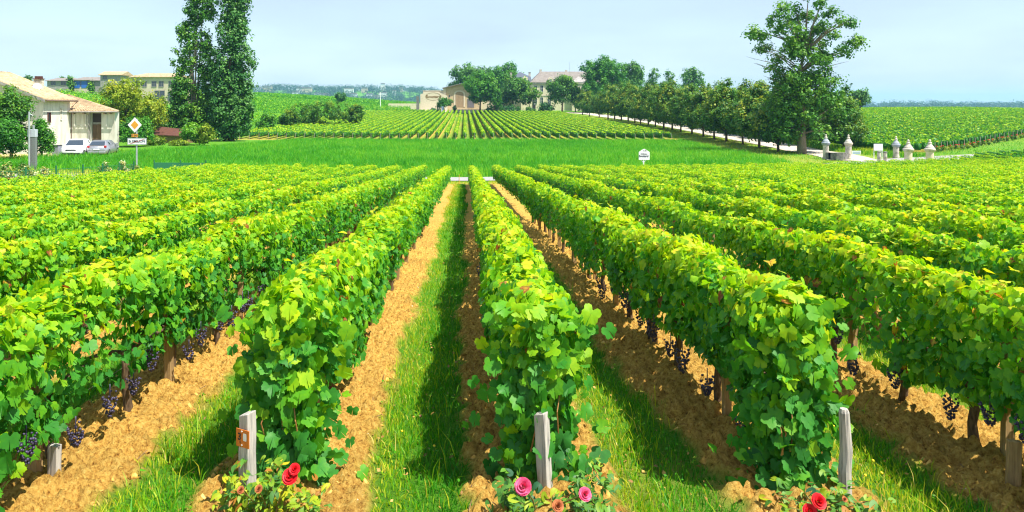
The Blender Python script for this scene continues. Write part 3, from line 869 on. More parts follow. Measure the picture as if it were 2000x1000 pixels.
# dandelions
for i, (fx, fy) in enumerate(((1632, 690), (1630, 860), (1705, 915), (1722, 940), (1690, 945), (1628, 845), (785, 855), (848, 885))):
    Y = (CZ * FPX / (fy + 8 - 298)); X = pX(fx, Y); b = gz(X, Y)
    root = thing("dandelion", "tiny yellow dandelion in the grass between vine rows", "flower", (X, Y, b), group="dandelions in the grass")
    m = MB(); m.tube([(0, 0, 0), (.004, 0, .07)], .002, 4); m.build("stem", mat_plain("dandelion_stem", (.1, .22, .03)), root)
    m = MB(); m.lathe([(.002, .068), (.009, .073), (.008, .079), (.003, .082)], 9); m.build("flower", YELLOWF, root)

# ------------------------------------------------------------------ tall meadow grass
def meadow_ok(x, y):
    lo = np.interp(x, [-60, -20, -8, 0, 8, 20, 34, 40], [49, 51.5, 52.6, 53.2, 56, 62.5, 68.3, 72])
    hi = np.interp(x, [-40, -36, -30, -24, 32], [60, 63, 80, 103.5, 104.5])
    right = np.interp(y, [60, 75, 104], [30.5, 31.0, 31.8])
    return (y > lo) & (y < hi) & (x < right) & (x > -37)


V1 = blades(240000, -38, 33, 50, 105, .32, .58, .018, 41, .45, .20, meadow_ok, lean=.3)
tag(fast_mesh("meadow_grass", V1[0], V1[1], MEADB, tint=V1[2]), kind='stuff', label="tall bright green grass filling the meadow beyond the road", cat="grass")
bank_ok = lambda x, y: (~meadow_ok(x, y)) & ((np.abs(x - 40.5) > 2.4)) & (x > 31.5)
V1 = blades(26000, 31, 50, 66, 200, .10, .25, .02, 42, .6, .18, bank_ok, lean=.3)
V2_ = blades(7000, 42.8, 46.8, 72, 130, .3, .6, .03, 43, .45, .15, lambda x, y: x > 43 + 0 * y, lean=.2)
V3_ = blades(26000, -62, -22, 44, 74, .12, .34, .02, 44, .62, .2, lambda x, y: ~meadow_ok(x, y) & (np.abs(y - 66.4) > 2.2), lean=.3)
V4_ = blades(16000, 44, 90, 64, 100, .10, .22, .022, 45, .42, .2, lambda x, y: (y < 79.5 + (x - 51.5) * .78) & (y > np.interp(x, [40, 60, 90], [71, 78.8, 90])), lean=.3)
V, F, T = merge([V1, V2_, V3_, V4_]); tag(fast_mesh("verge_grass", V, F, GRASSB, tint=T), kind='stuff', label="mown yellowish verge grass along the drive and the yard", cat="grass")


# ------------------------------------------------------------------ farther vineyards
def far_row(name_label, group, X, y0, y1, seed, per_m, size, cut=.7, zt=1.2, stakes=0, young_sunlit=.26, axis='y', tintup=0.):
    rg = np.random.default_rng(seed)
    root = thing("vine_row", name_label, "vine row", (X, y0, gz(X, y0)), group=group)
    parts = row_leaves(rg, X, y0, y1, per_m, LCARD, size, seed % 97, zlo=.32, ztop=zt, hw0=.20, hw1=.25, young_sunlit=young_sunlit)
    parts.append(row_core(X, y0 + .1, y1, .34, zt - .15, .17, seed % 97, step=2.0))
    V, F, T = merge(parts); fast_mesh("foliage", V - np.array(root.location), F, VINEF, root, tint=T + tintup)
    return root


SM = MB(); SM.box(-.028, .028, -.028, .028, -.2, 1.0); sm_pale = SM.mesh("wooden_stake", mat_noise("pale_stake", (.22, .20, .15), (.36, .33, .27), 6, .9))
for i in range(47):
    X = -33.6 + 1.4 * i
    y0 = 107.0 + .4 * math.sin(i * .7); y1 = 246 - (6 if i > 30 else 0) - max(0, (14 - i)) * 2.2
    far_row("vine row of the middle vineyard on the slope below the manor", "vine rows of the middle vineyard", X, y0, y1, 300 + i, 42, .21, young_sunlit=.34)
    s = link(bpy.data.objects.new("wooden_stake", sm_pale)); s.location = (X + .05, y0 - .35, gz(X, y0))
    tag(s, "pale end stake at front of the middle vineyard", "stake", group="end stakes of the middle vineyard")
for i in range(-3, 62):
    X = 51.5 + 1.45 * i
    y0 = max(80 + (X - 51.5) * .78, X / .78 - 5); y1 = 222 + 4 * math.sin(i)
    far_row("vine row of the right hand vineyard rising to the skyline", "vine rows of the right hand vineyard", X, y0, y1, 410 + i, 34, .23, young_sunlit=.20)
    if 0 <= i < 22:
        s = link(bpy.data.objects.new("wooden_stake", sm_pale)); s.location = (X, y0 - .4, gz(X, y0)); s.scale = (1, 1, 1.1)
        tag(s, "pale end stake of the right hand vineyard beside the road", "stake", group="end stakes of the right hand vineyard")
# vines between the road and the right edge
for i in range(6):
    X = 47.5 + 1.5 * i
    far_row("vine row of the small dark plot before the road bend at the right edge", "vine rows of the small plot at the right edge", X, 62.5 + i * .5, 65.5 + i * .5, 480 + i, 90, .16, young_sunlit=.1)


def cross_row(label, group, x0, ya, x1, yb, seed, per_m, size, zt=1.25, young_sunlit=.25):
    """row of vines running across the view from (x0,ya) to (x1,yb)"""
    rg = np.random.default_rng(seed); L = math.hypot(x1 - x0, yb - ya); a = math.atan2(yb - ya, x1 - x0)
    root = thing("vine_row", label, "vine row", (x0, ya, gz(x0, ya)), group=group)
    n = int(L * per_m); t = rg.uniform(0, L, n); s = rg.uniform(0, 2 * zt + .5, n)
    lat = np.where(s < zt, -.24, np.where(s > zt + .5, .24, s - zt - .25)) + rg.normal(0, .06, n)
    zz = np.where(s < zt, s, np.where(s > zt + .5, s - zt - .5, zt)) * .8 + .25 + rg.normal(0, .07, n)
    x = x0 + t * math.cos(a) - lat * math.sin(a); y = ya + t * math.sin(a) + lat * math.cos(a)
    P = np.stack([x, y, zg(x, y) + zz], -1)
    out = np.stack([-np.sign(lat) * math.sin(a), np.sign(lat) * math.cos(a), np.full(n, .7)], -1)
    ti = np.clip(.3 + young_sunlit * (zz / zt) ** 2 + rg.normal(0, .12, n), 0, .88)  # yellower upwards: young leaves and painted-in sunlight on the tops
    q = [place(LCARD, P, out + rg.normal(0, .4, (n, 3)), rg.normal(0, 1, (n, 3)), size * rg.uniform(.7, 1.3, n), ti)]
    V, F, T = merge(q); fast_mesh("foliage", V - np.array(root.location), F, VINEF, root, tint=T)


for i in range(17):       # strips on the rise behind the hedge
    y = 178 + i * 6.0
    cross_row("vine row running across the rise behind the brown hedge", "vine rows across the rise behind the hedge", -.335 * y, y + 3, -37 if y < 240 else -.075 * y, y - 4, 500 + i, 24, .30, young_sunlit=.16)
for i in range(9):
    y = 285 + i * 9
    cross_row("vine row on the far crest in front of the blue ridge", "vine rows on the far crest", -.30 * y, y + 6, -.055 * y, y - 6, 520 + i, 14, .45, 1.9, young_sunlit=.12)
for i in range(7):
    y = 128 + i * 6
    cross_row("vine row on the yellow green slope right of the poplars", "vine rows on the slope right of the poplars", -.31 * y, y, -37.5, y - 5, 540 + i, 26, .27, young_sunlit=.26)
for i in range(6):
    y = 150 + i * 12
    cross_row("vine row on the terraced slope behind the barn", "vine rows on the terraced slope behind the barn", -.57 * y, y, -.42 * y, y - 3, 560 + i, 18, .34)


# ------------------------------------------------------------------ trees
def crown_leaves(rg, blobs, ncl, per, size, rc, tspread=.18, up=.5, bias=.45, tint0=.45, flat=1.0):
    """leaf clumps spread through the volume of several ellipsoids"""
    B = np.array(blobs, float); vol = B[:, 3] * B[:, 4] * B[:, 5]; vol = vol ** .7; pb = vol / vol.sum()
    bi = rg.choice(len(B), ncl, p=pb)
    d = norm(rg.normal(0, 1, (ncl, 3))); r = rg.random(ncl) ** bias
    C = B[bi, :3] + d * r[:, None] * B[bi, 3:6]
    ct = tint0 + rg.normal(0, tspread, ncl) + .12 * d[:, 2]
    rcl = rc * rg.uniform(.6, 1.35, ncl)
    n = ncl * per; ci = np.repeat(np.arange(ncl), per)
    o = norm(rg.normal(0, 1, (n, 3))) * (rg.random(n) ** .45)[:, None] * rcl[ci][:, None]; o[:, 2] *= flat
    P = C[ci] + o
    Nn = norm(o) * .55 + d[ci] * .35 + np.array([0, 0, up]) + rg.normal(0, .4, (n, 3))
    T = rg.normal(0, 1, (n, 3)) + np.array([0, 0, -.5])
    ti = np.clip(ct[ci] + rg.normal(0, .09, n), 0, 1)
    return place(LCARD, P, Nn, T, size * rg.uniform(.65, 1.35, n), ti), C


def tree_at(name, label, cat, X, Y, blobs, mat, ncl=200, per=22, size=.3, rc=.9, trunk_r=.2, trunk_top=None, seed=1, group=None, bark=None,
            limbs=14, tint0=.45, tspread=.18, bias=.45, stems=1, flat=1.0, zb=None):
    rg = np.random.default_rng(seed); base = gz(X, Y) if zb is None else zb
    root = thing(name, label, cat, (X, Y, base), group=group)
    (V, F, T), C = crown_leaves(rg, blobs, ncl, per, size, rc, tspread, tint0=tint0, bias=bias, flat=flat)
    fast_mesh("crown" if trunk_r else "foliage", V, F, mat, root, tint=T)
    if trunk_r:
        zt = trunk_top if trunk_top else max(b[2] for b in blobs)
        m = MB(); rr = random.Random(seed)
        p = [(0, 0, -.3)] + [(rr.uniform(-.04, .04) * zt * i / 6, rr.uniform(-.04, .04) * zt * i / 6, zt * i / 6) for i in range(1, 7)]
        m.tube(p, [trunk_r * 1.35, trunk_r, trunk_r * .85, trunk_r * .7, trunk_r * .5, trunk_r * .3, trunk_r * .12], 8)
        ax = [Vector(q) for q in p]
        for c in C[rg.choice(len(C), min(limbs, len(C)), replace=False)]:
            c = Vector(c); h = max(.25 * zt, min(zt * .9, c.z - .4 * math.hypot(c.x, c.y)))
            i = min(5, max(1, int(h / zt * 6))); s = ax[i]
            m.tube([s, s.lerp(c, .5) + Vector((0, 0, .08 * (c - s).length)), c], [trunk_r * .38, trunk_r * .22, trunk_r * .06], 5, cap=False)
        m.build("trunk", bark or BARK, root, smooth=True)
    return root


def tree_px(name, label, cat, cx, Y, ytop, ybase, hwpx, mat, crown_lo=.22, lumps=7, seed=1, depth=1.0, **kw):
    """broad lumpy crown for a tree seen at image position cx, standing at distance Y"""
    s = Y / FPX; X = pX(cx, Y); base = gz(X, Y); top = pZ(ytop, Y) - base; hw = hwpx * s
    rg = np.random.default_rng(seed * 7 + 3); z0 = top * crown_lo; zc = (z0 + top) / 2; hh = (top - z0) / 2
    bl = [(0, 0, zc, hw * .70, hw * .70 * depth, hh * .78)]
    for i in range(lumps):
        a = 6.283 * i / lumps + rg.uniform(-.3, .3); e = rg.uniform(-.75, .85)
        c = math.sqrt(max(0, 1 - e * e * .8)); r = rg.uniform(.30, .44)
        bl.append((math.cos(a) * c * hw * (1 - r), math.sin(a) * c * hw * (1 - r) * depth, zc + e * hh * (1 - r * .8), hw * r, hw * r * depth, hh * r * 1.05))
    bl.append((rg.uniform(-.2, .2) * hw, 0, top - hh * .35, hw * .38, hw * .38, hh * .35))
    return tree_at(name, label, cat, X, Y, bl, mat, seed=seed, **kw)


# the big tree by the drive
Y = 80.; s = Y / FPX; X = pX(1566, Y); zb = gz(X, Y)
def bb(x, y, rx, rz, dy=0.): return ((x - 1566) * s, dy, pZ(y, Y) - zb, rx * s, rx * s, rz * s)
bl = [bb(1570, 195, 62, 38), bb(1560, 235, 52, 34), bb(1530, 215, 36, 30), bb(1612, 165, 44, 28), bb(1630, 205, 38, 36, 1), bb(1575, 150, 58, 26), bb(1540, 160, 40, 24), bb(1600, 255, 40, 22),
      bb(1532, 262, 30, 18),
      bb(1550, 105, 34, 24), bb(1590, 95, 26, 26), bb(1515, 135, 24, 14)]
rr = random.Random(12)
for (x, y, q) in ((1462, 66, 10), (1478, 60, 14), (1497, 70, 18), (1490, 40, 15), (1512, 25, 17), (1520, 55, 20), (1532, 84, 18), (1535, 12, 15), (1548, 40, 20), (1560, 10, 18), (1566, 70, 20), (1580, 30, 18), (1592, 8, 15),
                  (1600, 55, 20), (1608, 28, 15), (1618, 85, 18), (1625, 46, 17), (1638, 66, 18), (1650, 84, 15), (1658, 92, 11), (1640, 104, 15), (1610, 110, 20), (1505, 92, 16), (1540, 62, 14), (1585, 118, 22), (1530, 112, 18), (1570, -8, 14), (1645, 50, 11)):
    bl.append(bb(x, y, q * 1.22, q * .78, rr.uniform(-2.2, 2.2)))
big = tree_at("plane_tree", "tall spreading tree with open upper crown and bare side twigs beside the stone gate", "tree", X, Y, bl, TREE_MID, ncl=900, per=28, size=.25, rc=.60,
              trunk_r=.42, trunk_top=13.5, seed=5, limbs=60, bark=BARKL, tint0=.56, bias=.6)
m = MB(); rr = random.Random(4)
for (x, y) in ((1478, 96), (1472, 112), (1468, 124), (1490, 148), (1485, 90), (1500, 104), (1480, 160), (1655, 120), (1640, 130), (1530, 70), (1560, 60), (1600, 60), (1575, 40), (1612, 85)):
    a = Vector(((1550 - 1566) * s if x < 1560 else 0, rr.uniform(-1, 1), pZ(y + 35, Y) - zb)); b = Vector(((x - 1566) * s, rr.uniform(-1, 1), pZ(y, Y) - zb))
    md = a.lerp(b, .5) + Vector((0, 0, .35)); m.tube([a, md, b], [.07, .045, .012], 5)
    for q in range(3):
        c = md.lerp(b, rr.random()); m.tube([c, c + Vector((rr.uniform(-.9, .3) if x < 1560 else rr.uniform(-.3, .8), rr.uniform(-.4, .4), rr.uniform(-.3, .5)))], [.022, .007], 4)
m.build("bare_branch", BARKL, big, smooth=True)

# poplars
Y = 100.; s = Y / FPX; X = pX(452, Y); zb = gz(X, Y)
def pb(cx, x, y, rx, rz, dy=0.): return ((x - cx) * s, dy, pZ(y, Y) - zb, rx * s, rx * s, rz * s)
bl = [pb(452, 452, 200, 42, 66), pb(452, 440, 130, 32, 60), pb(452, 470, 130, 28, 70), pb(452, 455, 60, 30, 60), pb(452, 470, 25, 22, 45), pb(452, 446, 5, 22, 50), pb(452, 425, 170, 22, 50), pb(452, 450, 240, 40, 30), pb(452, 440, 262, 26, 14),
      pb(452, 482, 190, 15, 50), pb(452, 430, 225, 26, 35), pb(452, 478, 225, 17, 30), pb(452, 455, -40, 20, 50), pb(452, 478, -10, 14, 30)]
tree_at("poplar_tree", "dense dark columnar poplar, right one of the pair", "tree", X, Y, bl, TREE_DARK, ncl=900, per=32, size=.30, rc=.66, trunk_r=.35, trunk_top=20, seed=8, limbs=20, tint0=.72, bias=.5)
X = pX(378, Y); zb = gz(X, Y)
bl = [pb(378, 375, 250, 38, 28), pb(378, 395, 195, 22, 60), pb(378, 405, 110, 15, 60), pb(378, 368, 90, 17, 60), pb(378, 340, 235, 14, 40), pb(378, 368, 235, 36, 44), pb(378, 350, 180, 24, 50), pb(378, 345, 205, 18, 40), pb(378, 395, 225, 30, 40), pb(378, 352, 120, 17, 45), pb(378, 355, 65, 13, 28), pb(378, 378, 45, 15, 40), pb(378, 385, 10, 20, 35), pb(378, 395, 85, 13, 30),
      pb(378, 402, 150, 13, 50), pb(378, 360, 170, 20, 26), pb(378, 405, 15, 15, 40), pb(378, 372, -20, 18, 26), pb(378, 345, 168, 13, 20), pb(378, 388, 130, 9, 22), pb(378, 365, 20, 12, 24), pb(378, 412, 250, 18, 16)]
pop = tree_at("poplar_tree", "thin half bare poplar showing its pale trunk, left one of the pair", "tree", X, Y + .5, bl, TREE_MID, ncl=900, per=30, size=.28, rc=.62, trunk_r=.26, trunk_top=20, seed=9, limbs=24, bark=BARKL, tint0=.55, bias=.6)
m = MB()
for dx in (-.5, .15, .55): m.tube([(dx * .4, -.1, 2), (dx, -.15, 9), (dx * 1.7, 0, 15), (dx * 2.2, 0, 19)], [.15, .11, .06, .02], 6)
m.build("limb", BARKL, pop, smooth=True)

# avenue of lindens
variants = []
def avenue_tree(v):
    rg = np.random.default_rng(60 + v); h = 7.8
    bl = [(0, 0, h * .42, 3.0, 3.0, 2.25), (0, 0, h * .62, 2.3, 2.3, 1.9), (0, 0, h * .80, .95, .95, 1.4), (.1, 0, h * .93, .4, .4, .7)]
    for i in range(7):
        a = i * .9 + v; bl.append((2.0 * math.cos(a), 2.0 * math.sin(a), h * rg.uniform(.27, .5), 1.05, 1.05, .95))
    for i in range(4):
        a = i * 1.6 + v; bl.append((1.0 * math.cos(a), 1.0 * math.sin(a), h * rg.uniform(.6, .74), .75, .75, .8))
    return tree_at("linden_tree", "clipped linden of the avenue beside the pale drive", "tree", 0, 0, bl, TREE_LIND, ncl=420, per=30, size=.24, rc=.54, trunk_r=.13, trunk_top=6.8,
                   seed=60 + v, limbs=10, tint0=.60, tspread=.2, group="lindens of the avenue", zb=0)
variants = [avenue_tree(v) for v in range(3)]
first = [True] * 3
def put_avenue(X, Y, k, sc_=1., label=None):
    v = k % 3
    o = variants[v] if first[v] else copy_tree(variants[v]); first[v] = False
    o.location = (X, Y, gz(X, Y)); o.rotation_euler = (0, 0, k * 1.7); o.scale = (sc_ * .98, sc_ * .98, sc_)
    if label: o['label'] = label
k = 0; rr = random.Random(3)
for Y in [83.5, 89, 94.5, 99.8, 105, 110.6, 116, 121.7, 126.8, 132, 138, 143.5, 149, 155, 161, 168, 175, 183, 196, 210, 224]:
    put_avenue(36.6 + rr.uniform(-.2, .2), Y, k, rr.uniform(.92, 1.18)); k += 1
for Y in [86, 92, 98, 104, 110, 116, 122, 128, 134, 140, 147, 154, 162, 170, 180, 192, 206, 220]:
    put_avenue(45.4 + rr.uniform(-.2, .2), Y, k, rr.uniform(.9, 1.12), "clipped linden in the far row of the avenue behind the drive"); k += 1

# trees round the manor
G = dict(trunk_r=.28)
tree_px("broadleaf_tree", "round leafy tree in front of the arched barn door", "tree", 938, 247, 139, 217, 39, TREE_BRIGHT, seed=21, ncl=420, per=26, size=.50, rc=1.1, crown_lo=.16, tint0=.4, **G)
tree_px("broadleaf_tree", "broad dark tree rising behind the gabled barn roof", "tree", 914, 292, 124, 217, 44, TREE_DARK, seed=22, ncl=360, per=24, size=.62, rc=1.4, tint0=.8, **G)
tree_px("broadleaf_tree", "tall green tree left of the slate roof", "tree", 990, 288, 121, 217, 40, TREE_BRIGHT, seed=23, ncl=380, per=24, size=.6, rc=1.4, tint0=.34, **G)
tree_px("broadleaf_tree", "dense tree at left end of the manor front", "tree", 1002, 256, 146, 219, 38, TREE_MID, seed=24, ncl=420, per=26, size=.52, rc=1.2, crown_lo=.05, tint0=.42, **G)
tree_px("broadleaf_tree", "dark crown filling the gap behind the round barn tree", "tree", 955, 296, 130, 217, 34, TREE_DARK, seed=20, ncl=300, per=24, size=.62, rc=1.4, tint0=.7, **G)
tree_px("broadleaf_tree", "small low tree right of the round tree by the barn", "tree", 966, 246, 172, 219, 19, TREE_BRIGHT, seed=25, ncl=120, per=22, size=.46, rc=.9, crown_lo=.04, tint0=.3, trunk_r=.18)
tree_px("broadleaf_tree", "airy pale tree hiding the left manor windows", "tree", 1034, 252, 160, 219, 24, TREE_MID, seed=26, ncl=130, per=22, size=.44, rc=.8, crown_lo=.15, tint0=.6, trunk_r=.16)
tree_px("broadleaf_tree", "round headed tree in front of the manor centre", "tree", 1098, 250, 147, 216, 34, TREE_MID, seed=27, ncl=420, per=26, size=.48, rc=1.1, crown_lo=.20, tint0=.5, **G)
tree_px("broadleaf_tree", "smaller tree just right of the round headed tree", "tree", 1124, 256, 170, 216, 20, TREE_MID, seed=28, ncl=170, per=22, size=.46, rc=.9, crown_lo=.25, tint0=.36, trunk_r=.18)
tree_px("broadleaf_tree", "largest tree at right end of the manor", "tree", 1178, 250, 108, 220, 50, TREE_BRIGHT, seed=29, ncl=620, per=28, size=.5, rc=1.1, crown_lo=.10, tint0=.34, lumps=10, trunk_r=.4)
tree_px("broadleaf_tree", "tree right of the largest manor tree", "tree", 1232, 268, 121, 220, 30, TREE_MID, seed=30, ncl=320, per=24, size=.54, rc=1.1, tint0=.45, **G)
tree_px("broadleaf_tree", "thin airy tree above the avenue, taller of two", "tree", 1276, 290, 129, 220, 17, TREE_MID, seed=31, ncl=60, per=22, size=.55, rc=1.0, tint0=.45, **G)
tree_px("broadleaf_tree", "thin airy tree above the avenue, nearer the round crown", "tree", 1305, 290, 134, 220, 14, TREE_MID, seed=32, ncl=45, per=22, size=.55, rc=1.0, tint0=.4, **G)
tree_px("broadleaf_tree", "round blue green crown standing above the avenue", "tree", 1352, 285, 129, 215, 24, TREE_DARK, seed=33, ncl=130, per=24, size=.6, rc=1.1, crown_lo=.35, tint0=.75, **G)
tree_px("broadleaf_tree", "dark low tree filling the gap behind the avenue", "tree", 1290, 300, 158, 220, 70, TREE_DARK, seed=34, ncl=260, per=22, size=.62, rc=1.3, tint0=.6, lumps=9, **G)
tree_px("pollard_tree", "small dense ball tree before the lettered wall", "tree", 867, 243, 190, 219, 18, TREE_BRIGHT, seed=35, ncl=120, per=26, size=.34, rc=.6, crown_lo=.28, tint0=.28, trunk_r=.16)
tree_px("shrub", "dark round shrub below the manor windows", "shrub", 1066, 248, 199, 218, 17, TREE_DARK, seed=36, ncl=90, per=24, size=.4, rc=.7, crown_lo=0, tint0=.35, trunk_r=0)
tree_px("conifer_shrub", "small dark cypress at the barn door", "shrub", 888, 249, 203, 218, 4, TREE_DARK, seed=37, ncl=30, per=20, size=.25, rc=.3, crown_lo=0, tint0=.3, trunk_r=0)
for i, (x, hw, yt) in enumerate(((1000, 22, 205), (1036, 12, 210), (958, 14, 209), (1150, 12, 206), (848, 14, 212))):
    tree_px("shrub", ["low hedge shrub at left end of manor terrace", "small bush under the airy pale tree", "low bush beside barn tree trunk", "low bush right of the round headed tree", "scrubby bush at foot of lettered wall"][i],
            "shrub", x, 247, yt, 219, hw, TREE_DARK if i % 2 == 0 else TREE_MID, seed=40 + i, ncl=60, per=20, size=.36, rc=.6, crown_lo=0, tint0=.4, trunk_r=0)
# far right behind the avenue end
tree_px("broadleaf_tree", "bluish tree behind the last linden on the right", "tree", 1680, 180, 172, 222, 18, TREE_DARK, seed=46, ncl=90, per=22, size=.45, rc=.8, tint0=.8, trunk_r=.2)
tree_px("shrub", "small lone bush on the right hand skyline", "shrub", 1786, 205, 217, 224, 5, TREE_DARK, seed=47, ncl=20, per=18, size=.3, rc=.4, crown_lo=0, trunk_r=0)
# mid left
for i, (x, hw, yt, yb, Yd, lab) in enumerate(((600, 42, 199, 236, 140, "brushy olive hedge clump, left part"), (642, 50, 192, 238, 138, "tall brown green hedge clump in the middle vineyard gap"),
                                              (690, 28, 203, 236, 142, "sparse bramble clump at right end of the hedge"), (565, 26, 215, 245, 132, "low shrub at left end of the hedge"),
                                              (520, 22, 222, 250, 122, "green bush between poplar and hedge"))):
    tree_px("hedge_shrub", lab, "shrub", x, Yd, yt, yb, hw, TREE_LIND if i != 4 else TREE_BRIGHT, seed=50 + i, ncl=130, per=22, size=.26, rc=.5, crown_lo=0, tint0=.48, trunk_r=0, depth=.7, lumps=9)
tree_px("round_tree", "dark round bush on the crest before the blue ridge", "tree", 666, 270, 180, 203, 12, TREE_DARK, seed=57, ncl=80, per=22, size=.45, rc=.7, crown_lo=.05, tint0=.5, trunk_r=.12)
# house surroundings
tree_px("olive_tree", "grey green feathery tree at the left edge before the barn", "tree", 22, 60, 165, 306, 46, TREE_MID, seed=61, ncl=330, per=26, size=.17, rc=.42, crown_lo=.1, tint0=.5, trunk_r=.12, tspread=.22)
tree_px("laurel_shrub", "dark glossy shrub at the lower left by the pole", "shrub", 10, 57, 228, 312, 52, TREE_BRIGHT, seed=62, ncl=230, per=26, size=.16, rc=.4, crown_lo=0, tint0=.28, trunk_r=0)
tree_px("leafy_shrub", "bright green shrub between pole and white car", "shrub", 82, 61, 226, 308, 24, TREE_BRIGHT, seed=63, ncl=170, per=26, size=.15, rc=.36, crown_lo=.02, tint0=.42, trunk_r=.08)
tree_px("willow_tree", "broad yellow green tree behind the barn annex", "tree", 246, 92, 151, 290, 84, TREE_YEL, seed=64, ncl=680, per=28, size=.23, rc=.55, crown_lo=.06, tint0=.5, lumps=11, trunk_r=.2, tspread=.22)
tree_px("leafy_shrub", "dark green thicket behind the road sign", "shrub", 262, 82, 228, 292, 40, TREE_BRIGHT, seed=65, ncl=210, per=26, size=.19, rc=.45, crown_lo=0, tint0=.36, trunk_r=0)
tree_px("leafy_shrub", "pale green bush left of the brick shed", "shrub", 318, 100, 195, 275, 24, TREE_YEL, seed=66, ncl=110, per=24, size=.24, rc=.5, crown_lo=0, tint0=.2, trunk_r=0)
tree_px("round_bush", "bright rounded bush at the foot of the poplars", "shrub", 378, 88, 238, 289, 26, TREE_BRIGHT, seed=67, ncl=150, per=26, size=.2, rc=.42, crown_lo=0, tint0=.72, trunk_r=0)
tree_px("round_bush", "pale yellow green bush under the dense poplar", "shrub", 403, 87, 242, 289, 18, TREE_YEL, seed=68, ncl=90, per=24, size=.2, rc=.4, crown_lo=0, tint0=.36, trunk_r=0)
for i, (x, yt, hw) in enumerate(((300, 268, 24), (350, 276, 22))):
    tree_px("leafy_shrub", ["weedy bramble patch before the brick shed", "yellow weed clump right of the brick shed"][i], "shrub", x, 86, yt, 292, hw, TREE_YEL, seed=70 + i, ncl=80, per=22, size=.17, rc=.35, crown_lo=0, tint0=.3, trunk_r=0)
for i, (x, yt, Yd, hw) in enumerate(((138, 148, 225, 7), (43 + 80, 150, 260, 8), (178, 158, 222, 6), (52, 146, 240, 10))):
    tree_px("garden_tree", ["small tree between the grey house and the blue house", "bushy treetop behind the long grey house", "small bush right of the blue house", "treetop behind the barn ridge"][i], "tree", x, Yd, yt, 170, hw, TREE_MID, seed=74 + i, ncl=40, per=18, size=.45, rc=.8, crown_lo=.1, tint0=.5, trunk_r=.12)

# flowering plants on the green fence
for i, (x, Yd, yt, hw) in enumerate(((10, 29, 316, 26), (52, 31, 317, 28), (88, 33, 321, 18), (206, 39, 318, 14), (240, 41, 315, 12), (262, 42, 322, 12))):
    tree_px("flowering_shrub", ["cream flowering shrub at left end of the green fence", "cream flowering shrub below the pole", "cream flowering shrub at the fence gap", "orange flowering plant left of the road sign",
                                "tall orange flowering plant by the road sign", "flowering plant at foot of the road sign"][i], "shrub", x, Yd, yt, 345, hw, SHRUBFL, seed=80 + i, ncl=70, per=26, size=.07, rc=.16, crown_lo=0, tint0=.55, tspread=.2, trunk_r=0)

# ------------------------------------------------------------------ distant ridge woods
def far_wood(name, label, n, xr, Yr, hmin, hmax, seed, keep=None):
    rg = np.random.default_rng(seed); x = rg.uniform(*xr, n); Y = rg.uniform(*Yr, n); X = pX(x, Y)
    if keep is not None: ok = keep(x, Y, rg); X, Y, n = X[ok], Y[ok], int(ok.sum())
    h = rg.uniform(hmin, hmax, n) * (.6 + .8 * N1(x[:n] * .03, Y * .01)); per = 46
    ci = np.repeat(np.arange(n), per); d = norm(rg.normal(0, 1, (n * per, 3)))
    d *= rg.uniform(.6, 1.0, (n * per, 1)); P = np.stack([X[ci] + d[:, 0] * h[ci] * .75, Y[ci] + d[:, 1] * h[ci] * .75, zg(X, Y)[ci] + h[ci] * (.5 + .5 * d[:, 2])], -1)
    ct = rg.uniform(0, 1, n)
    V, F, T = place(LCARD, P, d + np.array([0, 0, .4]) + rg.normal(0, .3, (n * per, 3)), rg.normal(0, 1, (n * per, 3)), 2.6 * rg.uniform(.7, 1.3, n * per), np.clip(ct[ci] * .7 + .2 * rg.random(n * per), 0, 1))
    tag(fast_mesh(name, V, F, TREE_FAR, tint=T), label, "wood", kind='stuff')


far_wood("distant_wood", "blue green wooded ridge on the left horizon with white houses among the trees", 1100, (330, 900), (1480, 1990), 10, 19, 90)
far_wood("distant_wood", "low blue line of woods on the right horizon", 620, (1640, 2150), (1500, 1750), 10, 19, 91, keep=lambda x, Y, rg: N1(x * .035 + 4, 0 * x) > .10)
far_wood("distant_wood", "continuous low hazy tree line behind the right hand vineyard", 700, (1640, 2200), (1380, 1480), 8, 12, 92)
for i, (x, y, w_, h_) in enumerate(((522, 173, 26, 8), (503, 175, 16, 7), (586, 175, 18, 6), (600, 177, 26, 8), (578, 183, 20, 6), (620, 186, 20, 6), (637, 186, 20, 5), (681, 177, 26, 7), (690, 187, 22, 6), (712, 175, 16, 6),
                                    (722, 187, 18, 6), (748, 172, 12, 13), (733, 190, 16, 6), (748, 186, 22, 8), (770, 180, 10, 6), (783, 174, 12, 5))):
    Y = 1420.; X = pX(x, Y); z = pZ(y + 2, Y); b = gz(X, Y); 
    Y2 = Y
    for Yc in np.arange(1300, 1950, 10):
        if pZ(y + 3, Yc) <= gz(pX(x, Yc), Yc) + 4: Y2 = float(Yc); break
    X = pX(x, Y2); b = gz(X, Y2); z1 = b + 4 + h_ * 1.1; s = Y2 / FPX
    root = thing("distant_house", "small pale house among trees on the far left ridge", "house", (X, Y2, b), group="houses on the far left ridge")
    hh = z1 - b; wd = w_ * .36 * s; m = MB(); m.box(-wd, wd, -4, 4, -3, hh); m.build("wall", WHITE if i % 3 else CREAM, root)
    m = MB(); m.prism([(-wd - .5, hh), (wd + .5, hh), (wd * .8, hh + 2.4), (-wd * .8, hh + 2.4)], -4.6, 4.6); m.build("roof", TILEF, root)


